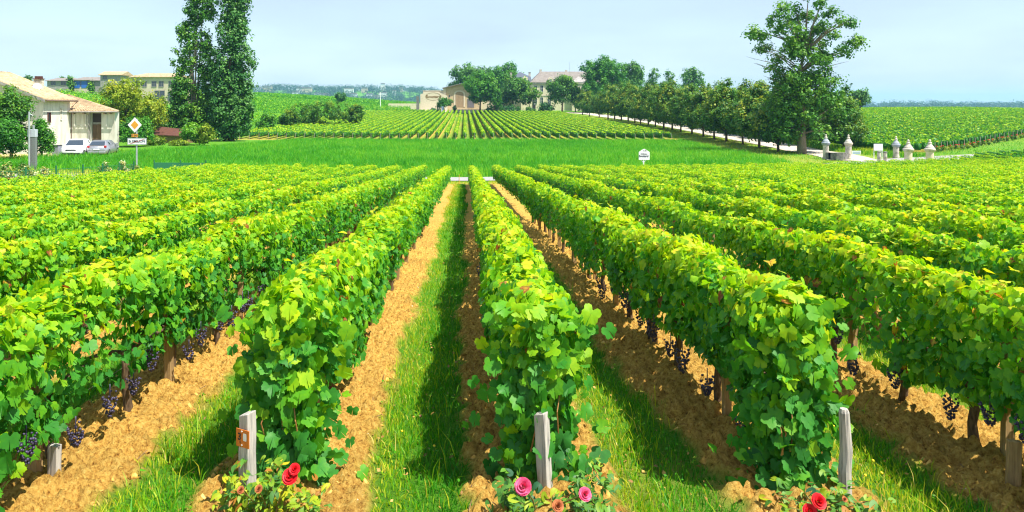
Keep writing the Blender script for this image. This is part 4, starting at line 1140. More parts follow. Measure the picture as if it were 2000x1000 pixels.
# ------------------------------------------------------------------ buildings
def window(parent, x, z, w, h, y, frame=WHITE, axis='y', d=.10, bars=True, pane=GLASS):
    """window on a wall whose outer face is at y (axis 'y', facing -y) or at x (axis 'x', facing +x)"""
    t = .07 if w > .5 else .04
    def bx(m, a0, a1, d0, d1, z0, z1):
        if axis == 'y': m.box(a0, a1, y - d1, y - d0, z0, z1)
        else: m.box(y + d0, y + d1, a0, a1, z0, z1)
    m = MB(); x0, x1, z0, z1 = x - w / 2, x + w / 2, z - h / 2, z + h / 2
    bx(m, x0 - t, x0, .0, d, z0 - t, z1 + t); bx(m, x1, x1 + t, .0, d, z0 - t, z1 + t)
    bx(m, x0, x1, .0, d, z1, z1 + t); bx(m, x0 - .04, x1 + .04, d, d + .03, z0 - t - .05, z0 - t + .02); bx(m, x0, x1, .0, d, z0 - t, z0)
    if bars: bx(m, x - .03, x + .03, .02, d - .03, z0, z1); bx(m, x0, x - .03, .02, d - .035, z - .02, z + .02); bx(m, x + .03, x1, .02, d - .035, z - .02, z + .02)
    f = m.build("window", frame, parent); m = MB(); bx(m, x0, x1, .005, .018, z0, z1); m.build("pane", pane, f); return f


def tiled_slope(a, b, c, d, period=.30, amp=.035, nv=8):
    """corrugated roof plane: a->b along the eave, d->c along the ridge"""
    a, b, c, d = (np.array(p, float) for p in (a, b, c, d))
    L = max(np.linalg.norm(b - a), np.linalg.norm(c - d)); nu = max(4, int(L / period * 5)); nrm = np.cross(b - a, d - a); nrm /= np.linalg.norm(nrm)
    if nrm[2] < 0: nrm = -nrm
    U = np.linspace(0, 1, nu); Vv = np.linspace(0, 1, nv); out = []
    for v in Vv:
        p = a + (b - a) * U[:, None]; q = d + (c - d) * U[:, None]; out.append(p * (1 - v) + q * v + nrm * (amp * np.sin(U * L / period * 2 * math.pi)[:, None] + .015 * (rng.random((nu, 1)) - .5)))
    P = np.stack(out, 0); m = MB(); top = P.reshape(-1, 3); bot = top - nrm * .14
    idx = np.arange(nu * nv).reshape(nv, nu); fs = []
    N = nu * nv
    for i in range(nv - 1):
        for j in range(nu - 1):
            q = (idx[i, j], idx[i, j + 1], idx[i + 1, j + 1], idx[i + 1, j]); fs.append(q); fs.append(tuple(N + t for t in reversed(q)))
    ring = list(idx[0]) + list(idx[1:, -1]) + list(idx[-1, :-1][::-1]) + list(idx[1:-1, 0][::-1])
    for i in range(len(ring)):
        p, q = ring[i], ring[(i + 1) % len(ring)]; fs.append((q, p, N + p, N + q))
    m.add(np.concatenate([top, bot]), fs); return m


# barn -----------------------------------------------------------------------
bx_, by_ = -40.0, 68.0; bz = gz(bx_, by_) - .05
barn = thing("barn", "old plastered stone barn with clay tile roof, chimney and lower annex", "barn", (bx_, by_, bz))
E = 2.72 - bz; Rz = 5.3 - bz
m = MB(); m.prism([(-13, -.3), (0, -.3), (0, E - .05), (-6.4, Rz - .08), (-13, E - .15)], 0, 4.6); m.build("wall", PLAST, barn)
m = tiled_slope((.55, -.55, E - .18), (.55, 5.1, E - .18), (-6.4, 5.1, Rz + .06), (-6.4, -.55, Rz + .06)); rf = m.build("roof", TILE, barn, smooth=True)
m = tiled_slope((-13.4, 5.1, E - .18), (-13.4, -.55, E - .18), (-6.4, -.55, Rz + .05), (-6.4, 5.1, Rz + .05)); m.build("roof", TILE, barn, smooth=True)
m = MB(); m.add([(.50, -.60, E - .22), (-6.4, -.60, Rz + .0), (-6.4, -.60, Rz - .26), (.50, -.60, E - .48), (.50, -.56, E - .22), (-6.4, -.56, Rz), (-6.4, -.56, Rz - .26), (.50, -.56, E - .48)],
                [(0, 1, 2, 3), (7, 6, 5, 4), (0, 4, 5, 1), (3, 2, 6, 7), (0, 3, 7, 4), (1, 5, 6, 2)])
m.build("fascia", GREYTR, barn)
m = MB(); m.tube([(.60, -.5, E - .30), (.60, 5.0, E - .34)], .07, 8); m.tube([(.60, 4.9, E - .36), (.15, 4.72, E - .9), (.10, 4.72, E - 1.2), (.10, 4.72, .3)], .05, 7); m.build("gutter", mat_plain("rusty_gutter", (.16, .10, .07), .6), barn)
cx, cyy = -2.2, 3.0; m = MB(); m.box(cx - .35, cx + .35, cyy - .3, cyy + .3, E + .2, 4.55 - bz); ch = m.build("chimney", STONEG, rf)
m = MB(); m.box(cx - .42, cx + .42, cyy - .37, cyy + .37, 4.55 - bz, 4.62 - bz); m.box(cx - .3, cx - .05, cyy - .2, cyy + .2, 4.62 - bz, 4.85 - bz); m.box(cx + .06, cx + .3, cyy - .2, cyy + .2, 4.62 - bz, 4.85 - bz); m.build("chimney_pot", RUST, ch)
dish = thing("satellite_dish", "round white satellite dish on the barn chimney", "satellite dish", (bx_ + cx + .15, by_ + cyy - .55, pZ(169, 70.4)))
m = MB(); n = 20
for i, (r_, d_) in enumerate(((.0, .09), (.14, .075), (.27, .04), (.36, 0))):
    pass
prof = [(.02, .10), (.14, .085), (.27, .045), (.37, 0.)]
vs = []; fs = []
for r_, d_ in prof:
    for j in range(n):
        t = 6.283 * j / n; vs.append((r_ * math.cos(t), d_, r_ * math.sin(t)))
for i in range(3):
    for j in range(n): fs.append((i * n + j, i * n + (j + 1) % n, (i + 1) * n + (j + 1) % n, (i + 1) * n + j))
fs.append(tuple(range(n))); m.add(vs, fs); dd = m.build("reflector", WHITE, dish, smooth=True); dd.rotation_euler = (R(-18), 0, R(28))
m = MB(); m.tube([(0, .1, 0), (0, .35, -.05)], .03, 6); m.tube([(0, .08, -.3), (.1, -.32, -.12)], .012, 5); m.lathe([(.03, -.14), (.035, -.1), (.03, -.06)], 8, .1, -.33); m.build("arm", GALV, dish)
window(barn, .9, pZ(229, 69) - bz, .40, .85, 0, frame=RUST, axis='x', bars=False, pane=DARK)
window(barn, 3.0, pZ(222, 71) - bz, .22, 1.1, 0, frame=PLAST, axis='x', bars=False, d=.05, pane=STONEG)
# annex
m = MB(); ax0, ax1 = -4.0, 4.5; ae = 1.40 - bz
door_x0, door_x1, dtop = pX(176, 72.6) + 40, pX(197, 72.6) + 40, pZ(221, 72.6) - bz
m.box(ax0, door_x0, 4.7, 8, -.3, ae); m.add([(door_x1, 4.7, -.3), (ax1, 4.7, -.3), (.45, 13, -.3), (door_x1 - 2.2, 13, -.3), (door_x1, 4.7, ae), (ax1, 4.7, ae), (.45, 13, ae), (door_x1 - 2.2, 13, ae)], [(0, 3, 2, 1), (4, 5, 6, 7), (0, 1, 5, 4), (1, 2, 6, 5), (2, 3, 7, 6), (3, 0, 4, 7)]); m.box(door_x0, door_x1, 5.2, 6.5, -.3, ae); m.box(door_x0, door_x1, 4.72, 5.2, dtop, ae)
m.build("annex_wall", PLAST, barn)
m = MB(); m.box(door_x0, door_x1, 5.05, 5.2, -.2, pZ(243, 72.6) - bz); dr = m.build("door", WOODD, barn)
m = MB()
for i in range(7): xx = door_x0 + .04 + i * (door_x1 - door_x0 - .05) / 7; m.box(xx, xx + .12, 5.02, 5.048, -.2, pZ(244, 72.6) - bz)
m.build("plank", WOODD, dr)
m = MB(); m.box(door_x0, door_x1, 5.0, 5.2, pZ(243, 72.6) - bz, pZ(239, 72.6) - bz); m.build("lintel", GREYTR, barn)
m = MB(); m.box(door_x0, door_x1, 5.1, 5.2, pZ(239, 72.6) - bz, dtop); m.build("shutter", mat_plain("dark_boards", (.05, .035, .03), .8), barn)
m = MB(); m.box(door_x0 - .10, door_x0 - .003, 4.62, 4.76, -.2, ae - .02); m.build("post", GREYTR, barn)
zt = 3.15 - bz
A = (ax0, 4.2, ae); Bc = (ax1 + .5, 4.2, ae); C_ = (-3.6, 11.0, zt); D_ = (ax0, 11.0, zt)
m = tiled_slope(A, Bc, C_, D_, period=.3); m.build("annex_roof", TILE, barn, smooth=True)
m = MB(); m.add([(ax1 + .5, 4.2, ae), (.75, 13.4, ae), (-3.6, 11, zt), (ax1 + .5, 4.2, ae - .14), (.75, 13.4, ae - .14), (-3.6, 11, zt - .14)], [(0, 1, 2), (5, 4, 3), (0, 3, 4, 1), (1, 4, 5, 2), (2, 5, 3, 0)]); m.build("annex_roof", TILE, barn)
m = MB(); m.tube([(ax0 + .2, 4.12, ae - .12), (ax1 + .55, 4.12, ae - .10)], .065, 8); m.tube([(door_x0 - .2, 4.12, ae - .14), (door_x0 - .16, 4.6, ae - .42), (door_x0 - .16, 4.62, .2)], .045, 6); m.build("gutter", GREYTR, barn)
m = MB()
for xx in (.45, 1.5, 3.6, 4.15): m.box(xx - .06, xx + .06, 4.25, 4.68, ae - .30, ae - .16)
m.build("rafter_end", WOODD, barn)
m = MB()
for xx in (.45, 1.55, 3.65): m.box(xx - .07, xx + .07, 4.60, 4.697, ae - 1.7, ae - .32)
m.build("pilaster", PLAST, barn)

# bin by the barn
X, Y = pX(111, 64.6), 64.6; b = thing("wheelie_bin", "grey upright refuse bin at the barn corner beside white car", "bin", (X, Y, gz(X, Y)))
m = MB(); m.add([(-.24, -.26, .06), (.24, -.26, .06), (.24, .26, .06), (-.24, .26, .06), (-.30, -.34, .98), (.30, -.34, .98), (.30, .34, .98), (-.30, .34, .98)], [(0, 3, 2, 1), (4, 5, 6, 7), (0, 1, 5, 4), (1, 2, 6, 5), (2, 3, 7, 6), (3, 0, 4, 7)])
m.build("body", mat_plain("grey_plastic", (.30, .32, .38), .5), b, bevel=.02)
m = MB(); m.box(-.33, .33, -.38, .38, .985, 1.06); m.build("lid", mat_plain("dark_plastic", (.05, .05, .06), .5), b, bevel=.02)
for sx in (-.22, .22):
    m = MB(); m.tube([(sx - .03, .27, .09), (sx + .03, .27, .09)], .09, 10); m.build("wheel", RUBBER, b)

# brick shed
Y = 92.; X = pX(330, Y); b = thing("shed", "low overgrown shed with rusty red sloping roof", "shed", (X, Y, gz(X, Y)))
hz = pZ(262, Y) - gz(X, Y); m = MB(); m.box(-2.7, 2.3, 0, 4, -.3, hz - .1); m.build("wall", mat_noise("brick_weedy", (.14, .10, .04), (.28, .19, .08), 3, .95), b)
m = MB(); m.add([(-3.0, -.3, hz - .05), (2.5, -.3, hz - .35), (2.5, 4.3, hz + .15), (-3.0, 4.3, hz + .75), (-3.0, -.3, hz + .05), (2.5, -.3, hz - .25), (2.5, 4.3, hz + .25), (-3.0, 4.3, hz + .85)],
                [(0, 3, 2, 1), (4, 5, 6, 7), (0, 1, 5, 4), (1, 2, 6, 5), (2, 3, 7, 6), (3, 0, 4, 7)]); m.build("roof", RUST, b)


# houses on the left rise
def house(label, xa, xb, Y, yeave, ybase, yridge, wall, roofm, wins, hip=.6, dep=8, name="house", wy=None, wsz=(1.1, 1.7), wframe=WHITE, ov=.5):
    s = Y / FPX; xm = (xa + xb) / 2; X = pX(xm, Y); hw = (xb - xa) / 2 * s; zb = pZ(ybase, Y); root = thing(name, label, "house", (X, Y, zb))
    e = pZ(yeave, Y) - zb; r = pZ(yridge, Y + dep / 2) - zb
    m = MB(); m.box(-hw, hw, 0, dep, -4, e); wl = m.build("wall", wall, root)
    hi = hip * min(hw, dep / 2); o = ov
    m = MB(); m.add([(-hw - o, -o, e), (hw + o, -o, e), (hw + o, dep + o, e), (-hw - o, dep + o, e), (-hw - o + hi + (o if hip else 0), dep / 2, r), (hw + o - hi - (o if hip else 0), dep / 2, r),
                     (-hw - o, -o, e - .15), (hw + o, -o, e - .15), (hw + o, dep + o, e - .15), (-hw - o, dep + o, e - .15)],
                    [(0, 1, 5, 4), (1, 2, 5), (2, 3, 4, 5), (3, 0, 4), (6, 9, 8, 7), (0, 6, 7, 1), (1, 7, 8, 2), (2, 8, 9, 3), (3, 9, 6, 0)])
    m.build("roof", roofm, root)
    for wx, wyy, ww, wh in wins: window(root, (wx - xm) * s, pZ(wyy, Y) - zb, ww, wh, 0, frame=wframe, d=.08)
    return root


house("large cream house with tiled hip roof and two rows of dark windows", 256, 352, 190, 150, 205, 143, CREAM, TILE, [(282, 164, 1.2, 1.4), (301, 164, 1.2, 1.4), (315, 164, 1.2, 1.4), (334, 164, 1.2, 1.4), (312, 186, 2.6, 2.4), (336, 188, 2.0, 2.4), (268, 163, 1.2, 1.4)], wframe=GREYTR)
house("small grey house with orange tile roof standing above the others", 196, 236, 215, 146, 172, 139.5, GREYHW, TILE, [(205, 151, 1.2, .9)], hip=0, dep=7, wframe=GREYTR)
house("low grey stone house with long brown roof on the rise", 92, 140, 228, 157.5, 172, 152, GREYHW, TILEF, [(104, 162, 1.6, 1.4), (124, 162, 1.6, 1.4)], hip=.3, wframe=GREYTR)
h = house("low white house with bright blue doors on the rise", 144, 188, 226, 156, 172, 150.5, CREAM, TILEF, [], hip=.3)
for xx in (150.5, 164.5):
    s = 226 / FPX; X = (xx - 166) * s; m = MB(); m.box(X - .85, X + .85, -.08, -.01, pZ(172, 226) - pZ(172, 226), pZ(158.5, 226) - pZ(172, 226)); m.build("door", BLUEW, h)
for xx in (157, 171): window(h, (xx - 166) * s, pZ(163, 226) - pZ(172, 226), 1.0, 1.5, 0, frame=BLUEW, d=.06)
house("long low building with brown tiles left of the cream house", 180, 262, 222, 157, 176, 150.5, GREYHW, TILEF, [(245, 163, 1.2, 1.2)], hip=0, dep=9, wframe=GREYTR)

# winery buildings ------------------------------------------------------------
Y = 258.; s = Y / FPX
wz = gz(pX(845, Y), Y) - .2; root = thing("winery_wall", "pale stone wall with gold oval and large lettering", "wall", (pX(845, Y), Y, wz))
xw = lambda x: (x - 845) * s
zz = lambda y: pZ(y, Y) - wz
m = MB(); m.prism([(xw(821), -.5), (xw(874), -.5), (xw(874), zz(187)), (xw(862), zz(182)), (xw(845), zz(180)), (xw(832), zz(181)), (xw(821), zz(184))], 0, .8); m.build("wall", STONE, root)
m = MB(); m.box(xw(826), xw(868), 1.2, 7, -.5, zz(177.5)); m.build("back_wall", STONE, root)
m = MB(); m.box(xw(825.4), xw(868.6), 1.1, 7.1, zz(177.5), zz(176.4)); m.build("coping", STONEG, root)
GOLD = mat_plain("gold_letter", (.20, .11, .02), .6)
m = MB(); n = 40; vs = []
for j in range(n):
    t = 6.283 * j / n
    for rr_ in (1.0, .93): vs.append((xw(846) + 12 * s * 1.25 * rr_ * math.cos(t), -.03, zz(188.6) + 7.6 * s * rr_ * math.sin(t)))
m.add(vs, [(2 * j, 2 * j + 1, (2 * j + 3) % (2 * n), (2 * j + 2) % (2 * n)) for j in range(n)]); m.build("oval_ring", GOLD, root)
txt("lettering", "Soutard", 1.35, GOLD, root, (xw(847), -.03, zz(189)), ext=.01, sx=1.3, bold=.035)
# gable barn
Yb = 259.; root = thing("winery_barn", "gabled stone barn with tall arched wooden door behind the round tree", "barn", (pX(900, Yb), Yb, gz(pX(900, Yb), Yb) - .2)); s = Yb / FPX; wz = root.location.z
xw = lambda x: (x - 900) * s; zz = lambda y: pZ(y, Yb) - wz
m = MB(); m.prism([(xw(868), -.5), (xw(936), -.5), (xw(936), zz(171)), (xw(902), zz(163.5)), (xw(868), zz(171.5))], 0, 18); m.build("wall", mat_noise("ochre_stone", (.44, .33, .18), (.60, .48, .28), 2, .9), root)
m = MB(); m.add([(xw(864), -1.2, zz(171.5)), (xw(902), -1.2, zz(162.6)), (xw(940), -1.2, zz(171)), (xw(864), 18.5, zz(171.5)), (xw(902), 18.5, zz(162.6)), (xw(940), 18.5, zz(171)),
                 (xw(864), -1.2, zz(172.8)), (xw(902), -1.2, zz(164)), (xw(940), -1.2, zz(172.4)), (xw(864), 18.5, zz(172.8)), (xw(902), 18.5, zz(164)), (xw(940), 18.5, zz(172.4))],
                [(0, 1, 4, 3), (1, 2, 5, 4), (6, 9, 10, 7), (7, 10, 11, 8), (0, 6, 7, 1), (1, 7, 8, 2), (0, 3, 9, 6), (2, 8, 11, 5)]); m.build("roof", TILEF, root)
arch = [(xw(889.5), zz(209)), (xw(905.5), zz(209)), (xw(905.5), zz(184))] + [(xw(897.5) + 8 * s * math.cos(t), zz(184) + 5 * s * math.sin(t)) for t in np.linspace(.2, 2.94, 9)] + [(xw(889.5), zz(184))]
m = MB(); m.prism(arch, -.06, .05); d = m.build("door", WOODP, root)
m = MB()
for i in range(6): xx = xw(890.3 + i * 2.5); m.box(xx, xx + .05, -.085, -.062, zz(209), zz(184))
m.build("door_board", WOODD, d)
ao = [(xw(886.5), zz(209)), (xw(889.4), zz(209)), (xw(889.4), zz(184))] + [(xw(897.5) + 8.1 * s * math.cos(t), zz(184) + 5.1 * s * math.sin(t)) for t in np.linspace(3.0, .14, 9)] + [(xw(905.6), zz(184)), (xw(905.6), zz(209)), (xw(908.5), zz(209)), (xw(908.5), zz(184))] + [(xw(897.5) + 11 * s * math.cos(t), zz(184) + 7.5 * s * math.sin(t)) for t in np.linspace(.1, 3.04, 9)] + [(xw(886.5), zz(184))]
m = MB(); m.prism(ao, -.12, -.004); m.build("door_surround", STONE, root)
m = MB(); m.box(xw(866), xw(871), -.25, -.003, -.5, zz(172.5)); m.build("pilaster", STONE, root)
window(root, xw(878), zz(188), .5, .7, 0, frame=STONE, bars=False)
m = MB(); m.box(xw(913), xw(926), -.10, -.005, zz(210), zz(193)); m.build("gate", mat_plain("grey_gate", (.16, .14, .15), .7), root)
m = MB(); m.box(-20 * s, 60 * s, -7.5, -7.0, -.6, zz(213.5)); m.build("terrace_wall", STONE, root)
# connecting low building
Yc = 262.; house("low stone outbuilding with small tile roof among trees", 934, 1004, Yc, 187, 216, 180, STONE, TILE, [(975, 196, 1.0, 1.6)], hip=.5, name="outbuilding", dep=9)
# manor
Ym = 272.; s = Ym / FPX; Xm = pX(1080, Ym); mz = gz(Xm, Ym) - .2
root = thing("manor_house", "large two storey limestone manor with steep tile roof and tall windows", "manor house", (Xm, Ym, mz))
xw = lambda x: (x - 1080) * s; zz = lambda y: pZ(y, Ym) - mz
m = MB(); m.box(xw(1018), xw(1190), 0, 12, -1, zz(163)); wl = m.build("wall", STONE, root)
m = MB(); m.box(xw(1116), xw(1146), -1.6, -.003, -1, zz(163.5)); m.build("pavilion_wall", STONE, root)
m = MB()
m.box(xw(1017), xw(1115.5), -.35, -.003, zz(164), zz(161)); m.box(xw(1115), xw(1147), -1.9, -1.603, zz(164), zz(161)); m.box(xw(1018), xw(1115.5), -.15, -.003, zz(187.5), zz(186)); m.build("cornice", STONEG, root)
rz = zz(138.5); m = MB(); e = zz(161)
m.add([(xw(1036), -.6, e), (xw(1192), -.6, e), (xw(1192), 12.6, e), (xw(1036), 12.6, e), (xw(1058), 5, rz), (xw(1178), 5, rz), (xw(1178), 7, rz), (xw(1058), 7, rz)],
      [(0, 1, 5, 4), (1, 2, 6, 5), (2, 3, 7, 6), (3, 0, 4, 7), (4, 5, 6, 7), (0, 3, 2, 1)]); m.build("roof", TILEF, root)
m = MB(); m.add([(xw(1115), -2.0, e + .02), (xw(1147), -2.0, e + .02), (xw(1147), 4, e + .02), (xw(1115), 4, e + .02), (xw(1131), 1.2, zz(149)), (xw(1131), 5, zz(149))], [(0, 1, 4), (1, 2, 5, 4), (2, 3, 5), (3, 0, 4, 5), (0, 3, 2, 1)])
m.build("pavilion_roof", mat_roof("grey_tile", [(.3, (.22, .20, .19)), (.6, (.36, .33, .31)), (.8, (.44, .40, .36))], 1.2), root)
for wx, wy_ in ((1046, 173), (1058, 173), (1073, 173), (1058, 196), (1073, 198), (1046, 197), (1030, 174), (1090, 173), (1105, 173)): window(root, xw(wx), zz(wy_), 1.05, 2.3, 0, d=.12)
for wx, wy_ in ((1124, 175), (1138, 175), (1138, 198), (1124, 198)): window(root, xw(wx), zz(wy_), 1.05, 2.3, -1.6, d=.12)
m = MB(); m.box(xw(1040), xw(1046), -.10, -.004, zz(215), zz(195)); m.build("door", DARK, root)
# dormers
for (dx, dz) in ((1075, 158.5), (1103, 158.5)):
    m = MB(); w2 = .85; m.prism([(xw(dx) - w2, zz(dz + 4)), (xw(dx) + w2, zz(dz + 4)), (xw(dx) + w2, zz(dz - 5)), (xw(dx), zz(dz - 8.5)), (xw(dx) - w2, zz(dz - 5))], -.7, 4); d = m.build("dormer", STONE, root)
    f = window(d, xw(dx), zz(dz - .5), .75, 1.3, -.7, d=.06)
# chimneys on roof
for (cx_, ytop, yb) in ((1059, 134, 140), (1110, 135, 141)):
    m = MB(); m.box(xw(cx_) - .4, xw(cx_) + .4, 5.4, 6.2, rz - 1, zz(ytop)); m.build("chimney", STONEG, root)
# slate pavilion
m = MB(); m.box(xw(1000), xw(1042), 4, 12.003, -1, zz(162)); m.build("slate_wing_wall", STONE, root)
m = MB(); e = zz(162); m.add([(xw(1001), 3.4, e), (xw(1041.5), 3.4, e), (xw(1041.5), 12.7, e), (xw(1001), 12.7, e), (xw(1006), 5, zz(149)), (xw(1039), 5, zz(149)), (xw(1039), 11, zz(149)), (xw(1006), 11, zz(149)), (xw(1017), 7.4, zz(139)), (xw(1020), 7.4, zz(139)), (xw(1020), 8.6, zz(139)), (xw(1017), 8.6, zz(139))],
      [(0, 1, 5, 4), (1, 2, 6, 5), (2, 3, 7, 6), (3, 0, 4, 7), (4, 5, 9, 8), (5, 6, 10, 9), (6, 7, 11, 10), (7, 4, 8, 11), (8, 9, 10, 11), (0, 3, 2, 1)]); m.build("slate_roof", SLATE, root)
m = MB(); m.prism([(xw(1027) - 1, zz(163)), (xw(1027) + 1, zz(163)), (xw(1027) + 1, zz(151)), (xw(1027), zz(147.5)), (xw(1027) - 1, zz(151))], 2.9, 7); d = m.build("dormer", STONE, root); window(d, xw(1027), zz(155.5), .9, 1.6, 2.9, d=.06)
for cx_ in (1038, 1000.5):
    m = MB(); m.box(xw(cx_) - .38, xw(cx_) + .38, 7.5, 8.4, zz(160), zz(140)); m.build("chimney", STONEG, root)
    q = MB(); q.box(xw(cx_) - .46, xw(cx_) + .46, 7.4, 8.5, zz(140), zz(139.3)); q.build("chimney_cap", STONED, root.children[-1])
Xf = pX(1112, 290); f = MB(); f.tube([(0, 0, 0), (0, 0, 12), (0, 0, pZ(116, 290) - 1)], [.14, .10, .05], 6); o = f.build("mast", GALV); o.location = (Xf, 290, 0); tag(o, "thin grey mast rising behind the manor roof", "mast")
# sand coloured wall and yard left of winery
m = MB(); m.box(-8, 6, 0, .5, -.5, 2.2); o = m.build("low_wall", STONE); o.location = (pX(800, 270), 270, gz(pX(800, 270), 270)); tag(o, "low pale wall left of the lettered wall", "wall")
m = MB(); m.box(-.5, .5, -.4, .4, -.5, 6.0); o = m.build("gate_post", STONED); o.location = (pX(816, 256), 256, gz(pX(816, 256), 256) - .6); tag(o, "dark post at left end of the lettered wall", "post")
m = MB(); m.box(-.35, .35, -.25, .25, -.2, 2.4); m.box(-.4, .4, -.3, .3, 2.4, 2.5); o = m.build("information_post", mat_plain("blue_grey_post", (.35, .45, .60), .5)); o.location = (pX(864.5, 241), 241, gz(pX(864.5, 241), 241)); tag(o, "pale blue upright post before the ball tree", "post")
# hedge wall by the winery
cross_row("clipped green hedge row at left end of the lettered wall", "hedges by the lettered wall", pX(765, 232), 232, pX(830, 226), 226, 580, 40, .3, zt=1.7, young_sunlit=.2)

# utility pole on crest
X, Y = pX(743, 262), 262; b = thing("utility_pole", "white utility pole with crossbar on the far crest", "pole", (X, Y, gz(X, Y)))
zt = pZ(180, Y) - gz(X, Y); m = MB(); m.tube([(0, 0, -.3), (0, 0, zt)], [.16, .12], 8); m.build("pole", WHITE, b); m = MB(); m.box(-.7, .7, -.05, .05, zt - .7, zt - .58); m.build("crossbar", WHITE, b)
m = MB()
for xx in (-.6, 0, .6): m.lathe([(.05, zt - .58), (.08, zt - .5), (.03, zt - .35)], 8, xx, 0)
m.build("insulator", GALV, b)

# ------------------------------------------------------------------ signs
# end-of-town sign
Y = 50.; X = pX(267, Y); zb = gz(X, Y); b = thing("road_sign", "road sign post with yellow diamond above struck through town name plate", "road sign", (X, Y, zb)); s = Y / FPX
zz = lambda y: pZ(y, Y) - zb
m = MB(); m.tube([(0, 0, -.3), (0, 0, zz(232))], .055, 10); m.build("pole", GALV, b)
def diamond(r, y): return [(-.10, y, zz(244) - r), (-.10 + r * .92, y, zz(244)), (-.10, y, zz(244) + r), (-.10 - r * .92, y, zz(244))]
def plate(m, pts, d=.02):
    n = len(pts); m.add([(x, y, z) for x, y, z in pts] + [(x, y + d, z) for x, y, z in pts], [tuple(range(n)), tuple(range(2 * n - 1, n - 1, -1))] + [(i, i + n, (i + 1) % n + n, (i + 1) % n) for i in range(n)]); return m
dp = plate(MB(), diamond(.53, -.085)).build("diamond_plate", WHITE, b); plate(MB(), diamond(.30, -.093), .006).build("yellow_panel", SIGNOR, dp)
rp = MB().box(-.34, .12, -.085, -.06, zz(267.5), zz(261.5)).build("route_plate", SIGNOR, b); txt("lettering", "D 243", .17, INK, rp, (-.11, -.09, zz(264.5)), ext=.003, bold=.004)
tp = MB().box(-.57, .69, -.085, -.06, zz(281.5), zz(270)).build("town_plate", WHITE, b)
txt("lettering", "St EMILION", .25, INK, tp, (.05, -.09, zz(276)), ext=.003, sx=.92, bold=.004)
plate(MB(), [(-.50, -.099, zz(281)), (-.42, -.099, zz(281)), (.64, -.099, zz(271.2)), (.56, -.099, zz(271.2))], .004).build("red_bar", RED, tp)
fr = MB(); fr.box(-.60, .72, -.095, -.055, zz(270), zz(269.4)); fr.box(-.60, .72, -.095, -.055, zz(282.1), zz(281.5)); fr.box(-.60, -.57, -.095, -.055, zz(281.5), zz(270)); fr.box(.69, .72, -.095, -.055, zz(281.5), zz(270)); fr.build("frame", GALV, tp)
# pole with cabinet
Y = 51.; X = pX(57, Y); zb = gz(X, Y); b = thing("utility_pole", "white pole carrying a grey box with dark cabinet behind", "pole", (X, Y, zb)); zz = lambda y: pZ(y, Y) - zb
m = MB(); m.tube([(0, 0, -.3), (0, 0, zz(218))], .065, 10); m.build("pole", GALV, b)
m = MB(); m.box(-.20, .38, .09, .40, zz(268), zz(253)); m.build("meter_box", mat_plain("box_grey", (.42, .45, .50), .5), b, bevel=.02)
m = MB(); m.box(-.12, .36, .11, .36, -.2, zz(268.2)); m.build("cabinet", mat_plain("cabinet_grey", (.16, .17, .17), .6), b)
m = MB(); m.box(.18, .28, .1, .2, zz(253), zz(244)); m.tube([(.0, .05, zz(222)), (.25, .05, zz(226))], .03, 6); m.build("bracket", GALV, b)
# vineyard name sign
Y = 57.5; X = pX(1257, Y); zb = gz(X, Y); b = thing("estate_sign", "white estate sign with peaked top on a post in the meadow edge", "sign", (X, Y, zb)); zz = lambda y: pZ(y, Y) - zb
m = MB(); m.tube([(0, 0, -.3), (0, 0, zz(312))], .04, 8); m.tube([(-.2, 0, zz(312)), (0, 0, zz(318))], .02, 6); m.tube([(.2, 0, zz(312)), (0, 0, zz(318))], .02, 6); m.build("post", WHITE, b)
sx = Y / FPX
sp = plate(MB(), [((x - 1257) * sx, -.05, zz(y)) for x, y in ((1247.5, 312), (1268.5, 312), (1268.5, 297), (1263, 293), (1260, 291.6), (1258, 290.6), (1256, 291.6), (1253, 293), (1247.5, 297))], .04).build("board", WHITE, b)
txt("lettering", "Château", .16, INK, sp, (.02, -.06, zz(300.5)), ext=.003, bold=.002); txt("lettering", "Soutard", .24, INK, sp, (0, -.06, zz(304.8)), ext=.003, bold=.006)
m = MB(); m.tube([((x - 1257) * sx, -.06, zz(y)) for x, y in ((1255.6, 295), (1256.4, 293.6), (1257.6, 294.6))], .012, 5); m.tube([((x - 1257) * sx, -.06, zz(y)) for x, y in ((1259.2, 294.8), (1260.3, 292.8), (1262.4, 295))], .02, 5); m.build("emblem", INK, sp)
# orange marker stake by the road
X, Y = pX(896.5, 43.0), 43.0; m = MB(); m.tube([(0, 0, -.1), (.01, 0, .68)], [.025, .02], 6); o = m.build("marker_stake", mat_plain("orange_stake", (.62, .30, .06), .7)); o.location = (X, Y, gz(X, Y)); tag(o, "thin orange stake at the end of the grass path", "stake")

